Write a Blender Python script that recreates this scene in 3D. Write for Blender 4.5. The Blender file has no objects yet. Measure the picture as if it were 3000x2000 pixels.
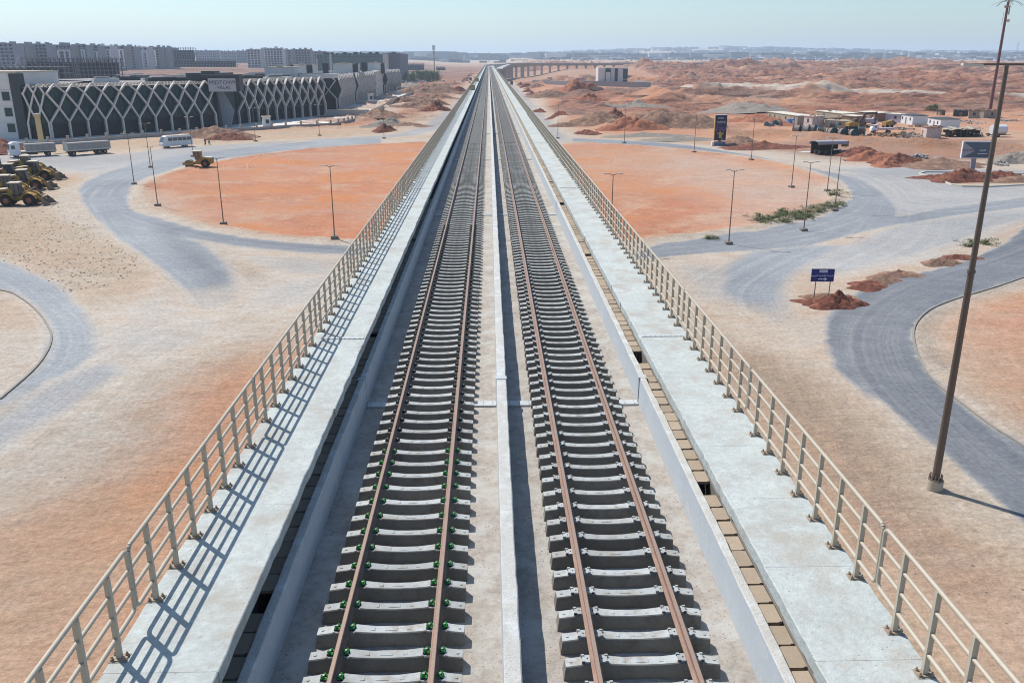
import bpy, math, random
import numpy as np
from mathutils import Vector, Matrix, Euler
random.seed(11)
rng = np.random.default_rng(5)
rad = math.radians
SC = bpy.context.scene
COL = SC.collection

# ------------------------------------------------------------------ camera
CAM_Z = 21.0
ROT = Euler((rad(90 - 18.26), 0, rad(-1.48)), 'XYZ')
RM = ROT.to_matrix()
cd = bpy.data.cameras.new('camera'); cam = bpy.data.objects.new('camera', cd); COL.objects.link(cam)
cam.location = (0, 0, CAM_Z); cam.rotation_euler = ROT
cd.sensor_width = 36; cd.lens = 30.0; cd.clip_start = .3; cd.clip_end = 40000
SC.camera = cam

def G(px, py, z=0.0):
    "point of the plane at height z seen at pixel (px, py) of the 3000 x 2000 photograph"
    d = RM @ Vector(((px - 1500) / 2500, (1000 - py) / 2500, -1))
    t = (z - CAM_Z) / d.z
    return Vector((d.x * t, d.y * t, z))
def GD(px, py, y):
    "point at distance y along the track seen at pixel"
    d = RM @ Vector(((px - 1500) / 2500, (1000 - py) / 2500, -1))
    t = y / d.y
    return Vector((d.x * t, y, CAM_Z + d.z * t))
def V(vx, vy, z=0.0): return G(vx * 1.27551, vy * 1.27551, z)

# ------------------------------------------------------------------ world, sun
SUN = Vector((-.55, .53, 1)).normalized()
w = bpy.data.worlds.new('World'); SC.world = w; w.use_nodes = True
nt = w.node_tree; nt.nodes.clear()
out = nt.nodes.new('ShaderNodeOutputWorld'); bg = nt.nodes.new('ShaderNodeBackground')
sky = nt.nodes.new('ShaderNodeTexSky'); sky.sky_type = 'NISHITA'; sky.sun_disc = False
sky.sun_elevation = math.asin(SUN.z); sky.sun_rotation = math.atan2(SUN.x, SUN.y)
sky.altitude = 200; sky.air_density = 1.0; sky.dust_density = 0.9; sky.ozone_density = 1.6
hs = nt.nodes.new('ShaderNodeMix'); hs.data_type = 'RGBA'; hs.blend_type = 'MULTIPLY'; hs.inputs[0].default_value = 1
hs.inputs[7].default_value = (.90, 1.04, 1.10, 1)
nt.links.new(sky.outputs[0], hs.inputs[6]); nt.links.new(hs.outputs[2], bg.inputs[0])
bg.inputs[1].default_value = 0.122
nt.links.new(bg.outputs[0], out.inputs[0])
sd = bpy.data.lights.new('sun', 'SUN'); sd.energy = 4.9; sd.angle = rad(.53); sd.color = (1, .95, .88)
so = bpy.data.objects.new('sun', sd); COL.objects.link(so)
so.rotation_euler = SUN.to_track_quat('Z', 'Y').to_euler(); so.location = (-60, 60, 120)
SC.view_settings.view_transform = 'Standard'; SC.view_settings.look = 'None'; SC.view_settings.gamma = 1
SC.view_settings.exposure = 0.08
SC.cycles.use_denoising = True; SC.cycles.pixel_filter_type = 'BLACKMAN_HARRIS'; SC.cycles.filter_width = 1.05
SC.cycles.max_bounces = 5; SC.cycles.diffuse_bounces = 3; SC.cycles.glossy_bounces = 2; SC.cycles.volume_bounces = 1
SC.cycles.caustics_reflective = False; SC.cycles.caustics_refractive = False

# ------------------------------------------------------------------ materials
MATS = {}
def mat(name, col, rough=.85, var=.12, scale=1.0, metal=0, bump=0.0, bscale=None, spots=None, spec=.3, stain=None, detail=5, rnd=0):
    """procedural material: base colour broken up by two noises, optional dark pits (spots = (scale, threshold, colour))"""
    if name in MATS: return MATS[name]
    m = bpy.data.materials.new(name); m.use_nodes = True; t = m.node_tree; N = t.nodes; L = t.links
    p = N['Principled BSDF']; p.inputs['Roughness'].default_value = rough; p.inputs['Metallic'].default_value = metal
    p.inputs['Specular IOR Level'].default_value = spec
    tc = N.new('ShaderNodeTexCoord')
    n1 = N.new('ShaderNodeTexNoise'); n1.inputs['Scale'].default_value = scale; n1.inputs['Detail'].default_value = detail
    n1.inputs['Roughness'].default_value = .65
    L.new(tc.outputs['Object'], n1.inputs['Vector'])
    n2 = N.new('ShaderNodeTexNoise'); n2.inputs['Scale'].default_value = scale * 9; n2.inputs['Detail'].default_value = 3
    L.new(tc.outputs['Object'], n2.inputs['Vector'])
    ad = N.new('ShaderNodeMath'); ad.operation = 'ADD'; L.new(n1.outputs[0], ad.inputs[0]); L.new(n2.outputs[0], ad.inputs[1])
    mr = N.new('ShaderNodeMapRange'); mr.inputs[1].default_value = .6; mr.inputs[2].default_value = 1.4
    mr.inputs[3].default_value = 1 - var; mr.inputs[4].default_value = 1 + var
    L.new(ad.outputs[0], mr.inputs[0])
    if rnd:
        oi = N.new('ShaderNodeObjectInfo'); rr_ = N.new('ShaderNodeMapRange'); rr_.inputs[3].default_value = 1 - rnd; rr_.inputs[4].default_value = 1 + rnd; L.new(oi.outputs['Random'], rr_.inputs[0])
        mm_ = N.new('ShaderNodeMath'); mm_.operation = 'MULTIPLY'; L.new(mr.outputs[0], mm_.inputs[0]); L.new(rr_.outputs[0], mm_.inputs[1]); mr = mm_
        va = N.new('ShaderNodeVectorMath'); va.operation = 'ADD'; L.new(tc.outputs['Object'], va.inputs[0]); sv = N.new('ShaderNodeVectorMath'); sv.operation = 'SCALE'; sv.inputs[0].default_value = (37, 91, 53); L.new(oi.outputs['Random'], sv.inputs['Scale']); L.new(sv.outputs[0], va.inputs[1])
        L.new(va.outputs[0], n1.inputs['Vector']); L.new(va.outputs[0], n2.inputs['Vector'])
    sc = N.new('ShaderNodeVectorMath'); sc.operation = 'SCALE'; sc.inputs[0].default_value = col[:3]; L.new(mr.outputs[0], sc.inputs['Scale'])
    cur = sc.outputs[0]
    def mixin(fac, c2, cur):
        mx = N.new('ShaderNodeMix'); mx.data_type = 'RGBA'; L.new(fac, mx.inputs[0]); L.new(cur, mx.inputs[6]); mx.inputs[7].default_value = (*c2[:3], 1)
        return mx.outputs[2]
    if stain:
        s, lo, hi, c2 = stain
        n3 = N.new('ShaderNodeTexNoise'); n3.inputs['Scale'].default_value = s; n3.inputs['Detail'].default_value = 6; n3.inputs['Roughness'].default_value = .7
        L.new(va.outputs[0] if rnd else tc.outputs['Object'], n3.inputs['Vector'])
        r3 = N.new('ShaderNodeMapRange'); r3.inputs[1].default_value = lo; r3.inputs[2].default_value = hi; L.new(n3.outputs[0], r3.inputs[0])
        cur = mixin(r3.outputs[0], c2, cur)
    if spots:
        s, th, c2 = spots
        vo = N.new('ShaderNodeTexVoronoi'); vo.inputs['Scale'].default_value = s; L.new(tc.outputs['Object'], vo.inputs['Vector'])
        n4 = N.new('ShaderNodeTexNoise'); n4.inputs['Scale'].default_value = s * .12; L.new(tc.outputs['Object'], n4.inputs['Vector'])
        mu = N.new('ShaderNodeMath'); mu.operation = 'MULTIPLY'; L.new(n4.outputs[0], mu.inputs[0]); mu.inputs[1].default_value = th * 2
        lt = N.new('ShaderNodeMath'); lt.operation = 'LESS_THAN'; L.new(vo.outputs['Distance'], lt.inputs[0]); L.new(mu.outputs[0], lt.inputs[1])
        cur = mixin(lt.outputs[0], c2, cur)
    L.new(cur, p.inputs['Base Color'])
    if bump:
        b = N.new('ShaderNodeBump'); b.inputs['Distance'].default_value = bump; b.inputs['Strength'].default_value = 1
        nb = N.new('ShaderNodeTexNoise'); nb.inputs['Scale'].default_value = bscale or scale * 6; nb.inputs['Detail'].default_value = 6
        nb.inputs['Roughness'].default_value = .7
        L.new(tc.outputs['Object'], nb.inputs['Vector']); L.new(nb.outputs[0], b.inputs['Height']); L.new(b.outputs[0], p.inputs['Normal'])
    MATS[name] = m
    return m

# ------------------------------------------------------------------ mesh builder
class MB:
    def __init__(s): s.v = []; s.f = []; s.m = []; s.mi = 0; s.sm = []; s.smooth = False
    def add(s, vs, fs):
        o = len(s.v); s.v.extend([tuple(v) for v in vs])
        for f in fs: s.f.append([i + o for i in f]); s.m.append(s.mi); s.sm.append(s.smooth)
        return s
    def box(s, x0, x1, y0, y1, z0, z1):
        return s.add([(x0,y0,z0),(x1,y0,z0),(x1,y1,z0),(x0,y1,z0),(x0,y0,z1),(x1,y0,z1),(x1,y1,z1),(x0,y1,z1)],
                     [(0,3,2,1),(4,5,6,7),(0,1,5,4),(1,2,6,5),(2,3,7,6),(3,0,4,7)])
    def cbox(s, c, d, rz=0, taper=1.0, rx=0, ry=0):
        M = Matrix.Translation(c) @ Euler((rx, ry, rz)).to_matrix().to_4x4()
        a, b, h = d[0] / 2, d[1] / 2, d[2] / 2; t = taper
        P = [(-a,-b,-h),(a,-b,-h),(a,b,-h),(-a,b,-h),(-a*t,-b*t,h),(a*t,-b*t,h),(a*t,b*t,h),(-a*t,b*t,h)]
        return s.add([M @ Vector(p) for p in P], [(0,3,2,1),(4,5,6,7),(0,1,5,4),(1,2,6,5),(2,3,7,6),(3,0,4,7)])
    def beam(s, p, q, w, h, up=(0, 0, 1)):
        p = Vector(p); q = Vector(q); d = (q - p).normalized(); u = Vector(up)
        if abs(d.dot(u)) > .98: u = Vector((0, 1, 0))
        r = d.cross(u).normalized(); u = r.cross(d)
        P = []
        for c in (p, q):
            for a, b in ((-1,-1),(1,-1),(1,1),(-1,1)): P.append(c + r * (a * w / 2) + u * (b * h / 2))
        return s.add(P, [(0,3,2,1),(4,5,6,7),(0,1,5,4),(1,2,6,5),(2,3,7,6),(3,0,4,7)])
    def tube(s, p, q, r0, r1=None, n=8, caps=True):
        r1 = r0 if r1 is None else r1
        p = Vector(p); q = Vector(q); d = (q - p).normalized(); u = Vector((0,0,1)) if abs(d.z) < .9 else Vector((1,0,0))
        a = d.cross(u).normalized(); b = d.cross(a); P = []
        for c, r in ((p, r0), (q, r1)):
            for k in range(n):
                t = 2 * math.pi * k / n; P.append(c + a * (math.cos(t) * r) + b * (math.sin(t) * r))
        F = [(k, k + n, (k + 1) % n + n, (k + 1) % n) for k in range(n)]
        o = s.smooth; s.smooth = n > 6; s.add(P, F); s.smooth = o
        if caps:
            s.add(P[:n], [tuple(range(n))]); s.add(P[n:], [tuple(range(n))[::-1]])
        return s
    def path(s, pts, r, n=8):
        for i in range(len(pts) - 1): s.tube(pts[i], pts[i + 1], r, r, n, caps=True)
        return s
    def prism(s, poly, lo, hi, axis='z'):
        n = len(poly)
        if axis == 'z': P = [(x, y, lo) for x, y in poly] + [(x, y, hi) for x, y in poly]
        elif axis == 'y': P = [(x, lo, z) for x, z in poly] + [(x, hi, z) for x, z in poly]
        else: P = [(lo, y, z) for y, z in poly] + [(hi, y, z) for y, z in poly]
        F = [(i, (i + 1) % n, (i + 1) % n + n, i + n) for i in range(n)]
        return s.add(P, F + [tuple(range(n))[::-1], tuple(range(n, 2 * n))])
    def wheel(s, c, r, w, n=18):
        c = Vector(c); return s.tube(c - Vector((0, w / 2, 0)), c + Vector((0, w / 2, 0)), r, r, n)
    def mesh(s, name, mats):
        me = bpy.data.meshes.new(name); me.from_pydata(s.v, [], s.f); me.validate(clean_customdata=False)
        for m in (mats if isinstance(mats, (list, tuple)) else [mats]): me.materials.append(m)
        if len(me.polygons) == len(s.f):
            me.polygons.foreach_set('material_index', s.m); me.polygons.foreach_set('use_smooth', s.sm)
        me.update(); return me
    def build(s, name, mats, parent=None, loc=(0, 0, 0), rz=0, label=None):
        o = bpy.data.objects.new(name, s.mesh(name, mats)); COL.objects.link(o)
        o.location = loc; o.rotation_euler = (0, 0, rz)
        if parent: o.parent = parent
        if label: o['label'] = label
        return o

def tag(o, label, cat, group=None):
    o['label'] = label; o['category'] = cat
    if group: o['group'] = group
    return o
def struct(o, kind='structure'): o['kind'] = kind; return o
def thing(name, label, cat, loc=(0, 0, 0), rz=0, group=None, sc=1.0):
    o = bpy.data.objects.new(name, None); COL.objects.link(o); o.location = loc; o.rotation_euler = (0, 0, rz)
    o.empty_display_size = .2
    if sc != 1.0: o.scale = (sc,) * 3
    return tag(o, label, cat, group)
KIDS = {}
def kids(o):
    return [c for c in COL.objects if c.parent == o]
def dup(root, loc, rz=0, label=None, group=None, depth=9):
    if root.name not in KIDS:
        KIDS[root.name] = [(c, kids(c)) for c in kids(root)]
    r = root.copy(); COL.objects.link(r); r.location = loc; r.rotation_euler = (0, 0, rz)
    if label: r['label'] = label
    if group: r['group'] = group
    for c, gs in (KIDS[root.name] if depth else []):
        k = c.copy(); COL.objects.link(k); k.parent = r
        for g in gs:
            d = g.copy(); COL.objects.link(d); d.parent = k
    return r

# ------------------------------------------------------------------ numpy noise
def vnoise(x, y, seed=0):
    xi = np.floor(x).astype(np.int64); yi = np.floor(y).astype(np.int64); xf = x - xi; yf = y - yi
    def h(a, b):
        n = (a * 374761393 + b * 668265263 + seed * 974634777) & 0x7fffffff
        n = ((n ^ (n >> 13)) * 1274126177) & 0x7fffffff
        return ((n ^ (n >> 16)) & 0xffff) / 65535.0
    u = xf * xf * (3 - 2 * xf); v = yf * yf * (3 - 2 * yf)
    return (h(xi, yi) * (1 - u) + h(xi + 1, yi) * u) * (1 - v) + (h(xi, yi + 1) * (1 - u) + h(xi + 1, yi + 1) * u) * v
def fbm(x, y, oct=4, seed=0, gain=.5):
    a = 1; s = 0; t = 0
    for i in range(oct):
        s = s + a * vnoise(x * 2**i + 17.3 * i, y * 2**i - 9.1 * i, seed + i); t += a; a *= gain
    return s / t
def sstep(a, b, x):
    t = np.clip((x - a) / (b - a), 0, 1); return t * t * (3 - 2 * t)
# ------------------------------------------------------------------ ground: heights and soil zones (world space)
def pl(pts): return [tuple(V(p[0], p[1])[:2]) for p in pts]
def seg_dist(x, y, pts, ws=None):
    "distance to polyline, signed side distance, interpolated half width"
    best = np.full(x.shape, 1e9); side = np.zeros(x.shape); wd = np.zeros(x.shape)
    for i in range(len(pts) - 1):
        ax, ay = pts[i]; bx, by = pts[i + 1]; dx, dy = bx - ax, by - ay; l2 = dx * dx + dy * dy + 1e-9
        t = np.clip(((x - ax) * dx + (y - ay) * dy) / l2, 0, 1)
        ex = x - ax - t * dx; ey = y - ay - t * dy; d = np.hypot(ex, ey); k = d < best
        best = np.where(k, d, best); side = np.where(k, np.sign(dx * ey - dy * ex) * d, side)
        if ws: wd = np.where(k, ws[i] * (1 - t) + ws[i + 1] * t, wd)
    return best, side, wd
def poly_in(x, y, pts):
    ins = np.zeros(x.shape, bool); n = len(pts)
    for i in range(n):
        ax, ay = pts[i]; bx, by = pts[(i + 1) % n]
        c = ((ay > y) != (by > y)) & (x < (bx - ax) * (y - ay) / (by - ay + 1e-12) + ax)
        ins ^= c
    d, _, _ = seg_dist(x, y, pts + [pts[0]])
    return np.where(ins, d, -d)
RC = (.5, 168.0); RI = 67.0                      # roundabout centre and island radius
def smooth_line(p, k=3):
    "Catmull-Rom through control points"
    P = np.array([p[0]] + list(p) + [p[-1]], float); o = []
    for i in range(1, len(P) - 2):
        for s in range(k):
            t = s / k
            o.append(tuple(.5 * ((2 * P[i]) + (P[i+1] - P[i-1]) * t + (2 * P[i-1] - 5 * P[i] + 4 * P[i+1] - P[i+2]) * t * t + (-P[i-1] + 3 * P[i] - 3 * P[i+1] + P[i+2]) * t**3)))
    o.append(tuple(P[-2])); return o
def rib(pts, s, dark=0, dust=0):
    w = [(*V(a, b)[:2], c) for a, b, c in pts]; q = smooth_line(w)
    return ([(a, b) for a, b, c in q], [c / 2 for a, b, c in q], s, dark, dust)
RIBS = [
    rib([(-250,390,9),(0,377,9),(100,370,9),(250,356,9),(400,342,8.5),(590,330,8),(740,321,8)], 0, 0, .5),
    rib([(740,321,8),(900,313,8),(985,296,8),(1035,262,8),(1062,235,8),(1085,205,8),(1098,188,8)], .6, 0, .5),
    rib([(225,455,12),(270,520,13),(350,580,13),(430,640,12),(480,695,8)], 0, 0, .3),
    rib([(-250,590,9),(0,632,9),(90,680,9),(165,755,10),(140,850,8),(40,940,9),(-90,1040,10)], 0, 0, .4),
    rib([(-120,1010,14),(40,900,12),(165,830,12),(330,745,12),(480,722,13),(620,690,11),(740,640,10)], 0, 0, .9),
    rib([(1750,352,8),(1900,370,8),(2050,377,7.5),(2352,382,8),(2700,388,8)], 0, 0, .6),
    rib([(1960,440,10),(2050,468,11),(2160,476,9),(2270,462,9),(2420,452,9),(2700,440,9)], 0, 0, .6),
    rib([(2030,460,9),(1990,530,11),(1860,590,11),(1745,650,11),(1728,700,9),(1790,755,7)], 0, 0, .5),
    rib([(2700,430,9),(2352,580,8.4),(2230,622,8.4),(2100,665,8.4),(2020,715,8.6),(1985,790,9.5),(2020,880,9.5),(2120,990,9),(2260,1110,8.5),(2420,1230,8),(2600,1400,8),(2900,1700,8)], 0, 0, .15),
    rib([(1285,325,8),(1250,290,8),(1222,255,8),(1190,215,8),(1160,188,8)], .5, 0, .7),
]
ca = lambda P: [tuple(G(x / .8964, 400 + y / .8964)[:2]) for x, y in P]
cc = lambda P: [tuple(G(1900 + x / .8964, 400 + y / .8964)[:2]) for x, y in P]
ROADS = [  # (outline, strength, soft, dark)
    (ca([(960,312),(905,308),(800,303),(620,285),(540,272),(475,262),(520,280),(570,315),(600,350),(618,385),(612,420),(580,450),(520,455),(498,430),(445,362),(380,312),(300,257),(240,202),(215,168),(211,140),(228,119),(280,95),(360,72),(450,53),(560,38),(680,25),(850,10),(1000,4),(1000,150),(700,200)]), .95, 1.0, .12),
    (ca([(960,312),(905,308),(800,303),(620,285),(540,272),(475,262),(520,280),(570,315),(600,350),(618,385),(612,420),(580,450),(540,450),(500,370),(420,270),(380,215),(600,250),(800,275),(960,290)]), .95, 4, .5),
    (ca([(-300,45),(0,52),(150,48),(300,48),(420,34),(560,24),(680,17),(800,10),(680,28),(450,56),(330,80),(220,92),(100,76),(0,78),(-300,80)]), .55, 1.8, 0),
    (ca([(-200,290),(0,322),(70,350),(160,400),(215,450),(250,510),(252,560),(200,605),(120,645),(0,710),(-100,760),(-100,725),(0,688),(80,620),(120,570),(135,530),(125,495),(95,455),(50,420),(0,403),(-200,370)]), .8, 1.1, .05),
    (ca([(-200,850),(0,725),(120,650),(230,600),(300,585),(330,620),(230,680),(120,750),(0,832),(-200,980)]), .6, 2.2, 0),
    (ca([(640,312),(760,316),(895,322),(880,365),(760,362),(690,345)]), .4, 4, 0),
    (cc([(-60,322),(35,318),(150,306),(300,296),(420,286),(500,266),(560,252),(640,232),(700,225),(760,214),(870,199),(986,184),(1200,165),(1200,142),(986,160),(850,178),(760,190),(700,204),(655,212),(652,190),(632,162),(600,138),(560,116),(500,98),(400,78),(300,55),(200,38),(100,23),(0,14),(-200,4),(-200,150),(200,200)]), .95, .9, .3),
    (cc([(270,300),(200,340),(185,400),(260,460),(345,505),(385,475),(352,410),(372,368),(430,332),(520,285),(420,286)]), .85, 3.0, .12),
    (cc([(480,88),(600,80),(720,84),(986,88),(1300,92),(1300,104),(986,101),(700,101),(600,102)]), .6, 1.2, .1),
    (cc([(500,97),(720,98),(720,108),(820,131),(986,128),(1300,124),(1300,150),(986,160),(850,178),(650,215),(640,180),(600,140)]), .55, 2, 0),
    (cc([(655,230),(986,187),(1200,165),(1100,200),(900,238),(800,285),(620,330),(480,368),(400,352),(450,310),(560,270)]), .56, 2, 0),
    (ca([(445,362),(520,455),(600,440),(640,400),(700,380),(880,365),(860,420),(700,470),(560,520),(420,570),(300,600),(240,590),(255,530),(330,470)]), .4, 6, 0),
    (cc([(180,300),(200,340),(150,330),(60,340),(120,420),(220,480),(330,530),(460,560),(560,640),(640,740),(700,790),(640,700),(480,540),(465,470),(390,470)]), .42, 5, 0),
    (cc([(1400,250),(1200,290),(986,370),(900,400),(800,430),(740,455),(706,485),(696,520),(706,570),(740,630),(800,682),(900,757),(986,812),(1150,930),(1400,1100),(1400,1350),(1150,1150),(986,1010),(850,900),(780,838),(700,775),(620,708),(540,648),(490,600),(465,540),(468,480),(500,442),(560,402),(640,376),(750,350),(850,320),(930,290),(975,250),(1010,220),(1100,180),(1400,120)]), 1.0, .45, .7),
]
POLY = [  # (points, channel, strength, soft metres)
    ([(-300,1700),(-300,1150),(0,1030),(120,940),(300,865),(480,815),(640,770),(800,640),(700,1568)], 'orange', .62, 10),
    ([(1650,800),(1900,985),(2352,1300),(2600,1700),(2300,1500),(2045,1230),(1730,860)], 'orange', .72, 5),
    ([(2135,720),(2352,660),(2700,600),(2700,1200),(2352,990),(2250,900),(2160,800)], 'orange', .8, 3),
    ([(1850,668),(1900,645),(2120,612),(2270,555),(2352,500),(2600,430),(2340,565),(2150,628),(2000,668),(1975,700),(1880,706)], 'orange', .75, 1.2),
    ([(1290,300),(1235,262),(1185,185),(3500,185),(3500,380),(2352,366),(1950,366),(1750,342),(1500,315)], 'orange', .62, 5),
    ([(-600,350),(300,318),(740,296),(880,285),(1000,245),(1070,185),(960,185),(930,215),(740,272),(-600,335)], 'orange', .6, 3),
    ([(1510,600),(1640,598),(1740,605),(1690,700),(1790,755),(1890,775),(1960,900),(2060,1030),(2400,1300),(2200,1180),(1900,890),(1700,760),(1600,680)], 'dust', .75, 3),
    ([(2060,500),(2352,470),(2600,460),(2500,500),(2352,520),(2150,598),(1930,640),(1800,615),(1950,560)], 'dust', .9, 3),
    ([(2060,500),(2352,470),(2600,460),(2500,500),(2352,520),(2150,598),(1930,640),(1800,615),(1950,560)], 'asphalt', .36, 5),
    ([(1890,378),(2100,385),(2120,430),(2352,430),(2700,430),(2700,445),(2352,470),(2050,500),(1960,440)], 'dust', .9, 2),
    ([(1890,378),(2100,385),(2120,430),(2352,430),(2700,430),(2700,445),(2352,470),(2050,500),(1960,440)], 'asphalt', .4, 4),
    ([(-300,372),(150,372),(560,340),(400,380),(290,420),(215,440),(180,400),(-300,395)], 'dust', .8, 3),
    ([(-300,372),(150,372),(560,340),(400,380),(290,420),(215,440),(180,400),(-300,395)], 'asphalt', .35, 4),
    ([(-300,480),(60,480),(240,500),(330,610),(250,690),(100,640),(-300,590)], 'grass', .8, 5),
    ([(1640,790),(1760,820),(1900,930),(2040,1080),(2200,1300),(2050,1230),(1880,1020),(1720,860)], 'rock', .75, 4), ([(60,1000),(330,850),(560,800),(420,1100),(100,1400)], 'rock', .35, 8),
    ([(1750,330),(2000,318),(2352,322),(2352,362),(2100,372),(1900,366),(1750,345)], 'rock', .5, 4), ([(1750,330),(2000,318),(2352,322),(2352,362),(2100,372),(1900,366),(1750,345)], 'red', .45, 4),
    ([(q[0] / .8964 / 1.27551, (400 + q[1] / .8964) / 1.27551) for q in [(500,266),(600,298),(690,370),(710,440),(650,490),(590,500),(640,440),(640,380),(590,322)]], 'rock', .75, 2.5), ([(1520,340),(1700,372),(1880,415),(1918,460),(1800,528),(1680,540),(1640,450),(1500,385)], 'dust', .5, 8),
    ([(540,620),(700,610),(720,660),(560,700)], 'dust', .6, 4),
    ([(2105,700),(2180,672),(2352,640),(2352,655),(2190,700),(2140,760),(2180,850),(2130,820)], 'rock', .8, 1.5),
    ([(1730,500),(1840,470),(1920,460),(1915,485),(1860,510),(1780,520)], 'rock', .6, 2),
    ([(-900,318),(200,315),(740,290),(900,268),(960,215),(900,215),(500,240),(-900,260)], 'dust', .5, 3),
]
SANDS = [ca([(440,405),(650,372),(700,500),(440,500)]), cc([(170,445),(400,445),(430,540),(200,520)])]
KERBS = [cc([(1400,200),(1200,288),(986,369),(900,399),(800,429),(740,454),(706,485),(695,520),(706,571),(740,632),(800,684),(900,760),(986,815),(1150,934),(1400,1106)]), ca([(-200,372),(0,404),(50,421),(95,456),(125,496),(135,531),(120,571),(80,621),(0,690)])]
POLYW = [(pl(p), c, s, so_) for p, c, s, so_ in POLY]
BERM = smooth_line([tuple(G(a, b)[:2]) for a, b in ((2130,402),(2260,403),(2400,412),(2560,424),(2700,432),(2850,436),(3000,446),(3300,460))])
RIDGES = [  # (pixel polyline, height, half width)
    ([(1560,262),(1640,270),(1720,285),(1800,292)], 2.6, 9), ([(1585,300),(1650,310),(1760,318)], 2.4, 7),
    ([(1620,352),(1690,362),(1790,372)], 1.8, 6), ([(1840,300),(1960,306),(2100,300),(2250,296)], 3.2, 9),
    ([(1900,282),(2080,288),(2300,286),(2420,280)], 4.5, 10), ([(2100,255),(2300,258),(2520,262)], 5, 14),
    ([(2300,296),(2480,300),(2620,306),(2700,300)], 3.6, 8), ([(2520,232),(2700,236),(2900,234),(3100,240)], 6, 16),
    ([(1930,215),(2100,222),(2300,220)], 7, 20), ([(2420,210),(2600,206),(2760,212)], 9, 26),
    ([(2330,268),(2440,272),(2600,268)], 4, 12), ([(1850,222),(1960,226)], 5, 14), ([(2060,305),(2200,312),(2330,308)], 2.2, 6),
    ([(1900,375),(2000,372),(2080,378)], 1.5, 5), ([(2130,375),(2200,372),(2300,385)], 1.6, 6), ([(2600,250),(2800,258),(3000,262)], 5, 12),
    ([(2840,300),(3000,296),(3200,300)], 3.5, 8), ([(1180,262),(1230,262),(1290,268)], 1.6, 5), ([(1230,250),(1290,252),(1330,250)], 1.8, 7),
]
RIDGEW = [([tuple(G(a, b)[:2]) for a, b in p], h, w_) for p, h, w_ in RIDGES]
def flat_mask(x, y):
    "1 where the ground must stay level: compound, settlement, the roads"
    m = np.ones(x.shape)
    for x0, x1, y0, y1 in ((28, 135, 610, 790), (10, 190, 880, 1420), (180, 420, 1400, 1680), (90, 175, 520, 560), (80, 240, 222, 300), (-20, 22, -200, 1300)):
        d = np.maximum(np.maximum(x0 - x, x - x1), np.maximum(y0 - y, y - y1)); m = np.minimum(m, sstep(0, 14, d))
    return m
def height(x, y):
    z = np.zeros(x.shape)
    q = sstep(225, 330, y) * sstep(20, 60, x - y * .012) * flat_mask(x, y)
    a = 1.6 + 5.5 * sstep(380, 900, y)
    r = 1 - np.abs(2 * fbm(x / 95, y / 38, 5, 3) - 1) ; r = np.clip((r - .62) / .38, 0, 1) ** 1.3
    z += q * a * r * .62 * (.3 + fbm(x / 150, y / 150, 2, 8) * 1.3)
    z += q * 2.3 * (fbm(x / 15, y / 8, 6, 12, .7) - .42) * (1 + 1.4 * sstep(380, 900, y))
    pit = np.clip(fbm(x / 110, y / 70, 3, 21) - .6, 0, 1) * 2.5; z -= q * pit * 9 * sstep(340, 500, y)
    for p, h, wd in RIDGEW:
        x0 = min(a_[0] for a_ in p) - 3 * wd; x1 = max(a_[0] for a_ in p) + 3 * wd; y0 = min(a_[1] for a_ in p) - 3 * wd; y1 = max(a_[1] for a_ in p) + 3 * wd
        k = (x > x0) & (x < x1) & (y > y0) & (y < y1)
        if not k.any(): continue
        xx = x[k]; yy = y[k]; d, _, _ = seg_dist(xx + 6 * (fbm(xx / 15, yy / 15, 2, 5) - .5), yy + 6 * (fbm(xx / 12, yy / 12, 2, 6) - .5), p)
        z[k] += h * np.exp(-(d / wd) ** 2) * (.45 + 1.1 * fbm(xx / 9, yy / 9, 3, 31))
    d, _, _ = seg_dist(x, y, BERM)
    z += 2.0 * np.exp(-(d / 3.6) ** 2) * (.6 + .8 * fbm(x / 5, y / 5, 3, 41))
    cl = fbm(x / 75 + 3, y / 38, 5, 201, .55); cl2 = fbm(x / 38 + 7, y / 22, 5, 203, .55)
    z += q * sstep(300, 420, y) * (sstep(.50, .53, cl) * 2.6 - sstep(.60, .62, cl) * 2.4 + sstep(.56, .585, cl2) * 1.5) * (.5 + .9 * sstep(400, 800, y))
    # left strip between road and forecourt wall
    l = sstep(-14, -24, x) * sstep(-70, -60, x) * sstep(250, 300, y) * sstep(1000, 800, y)
    z += l * 1.3 * np.clip(fbm(x / 13, y / 10, 6, 51, .65) - .48, 0, 1) * 4
    # far west plateau rises gently, desert then town plain, hills
    z += 9 * sstep(-90, -260, x) * sstep(480, 1150, y)
    z += 7.5 * sstep(45, 130, x) * sstep(960, 1150, y) * sstep(2200, 1500, y)
    z += 11 * sstep(1300, 3000, y)
    z += sstep(950, 1500, y) * 5 * (fbm(x / 260, y / 160, 4, 61) - .45) * sstep(3200, 2400, y)
    z += (y > 3000) * (y - 3000) * .0072
    rh = sstep(-200, 1900, x) * (1 - .5 * sstep(1900, 3600, x)) * (.85 + .15 * fbm(x / 900, y / 900, 3, 71) * 2)
    z += 58 * sstep(5200, 7400, y) * rh
    z += 26 * sstep(7600, 9300, y) * sstep(600, -1500, x) * (.6 + .8 * fbm(x / 1500, y / 1500, 2, 81))
    # lip round the island and near-field unevenness
    rr = np.hypot((x - RC[0]) / 63.5, (y - RC[1]) / 69) * 67; z += .28 * np.exp(-((rr - RI + 1.2) / 1.1) ** 2) * fbm(x / 3, y / 3, 3, 91) * 2
    near = sstep(500, 300, y); z += near * .14 * (fbm(x / 7, y / 7, 4, 95) - .5)
    return z
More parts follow.
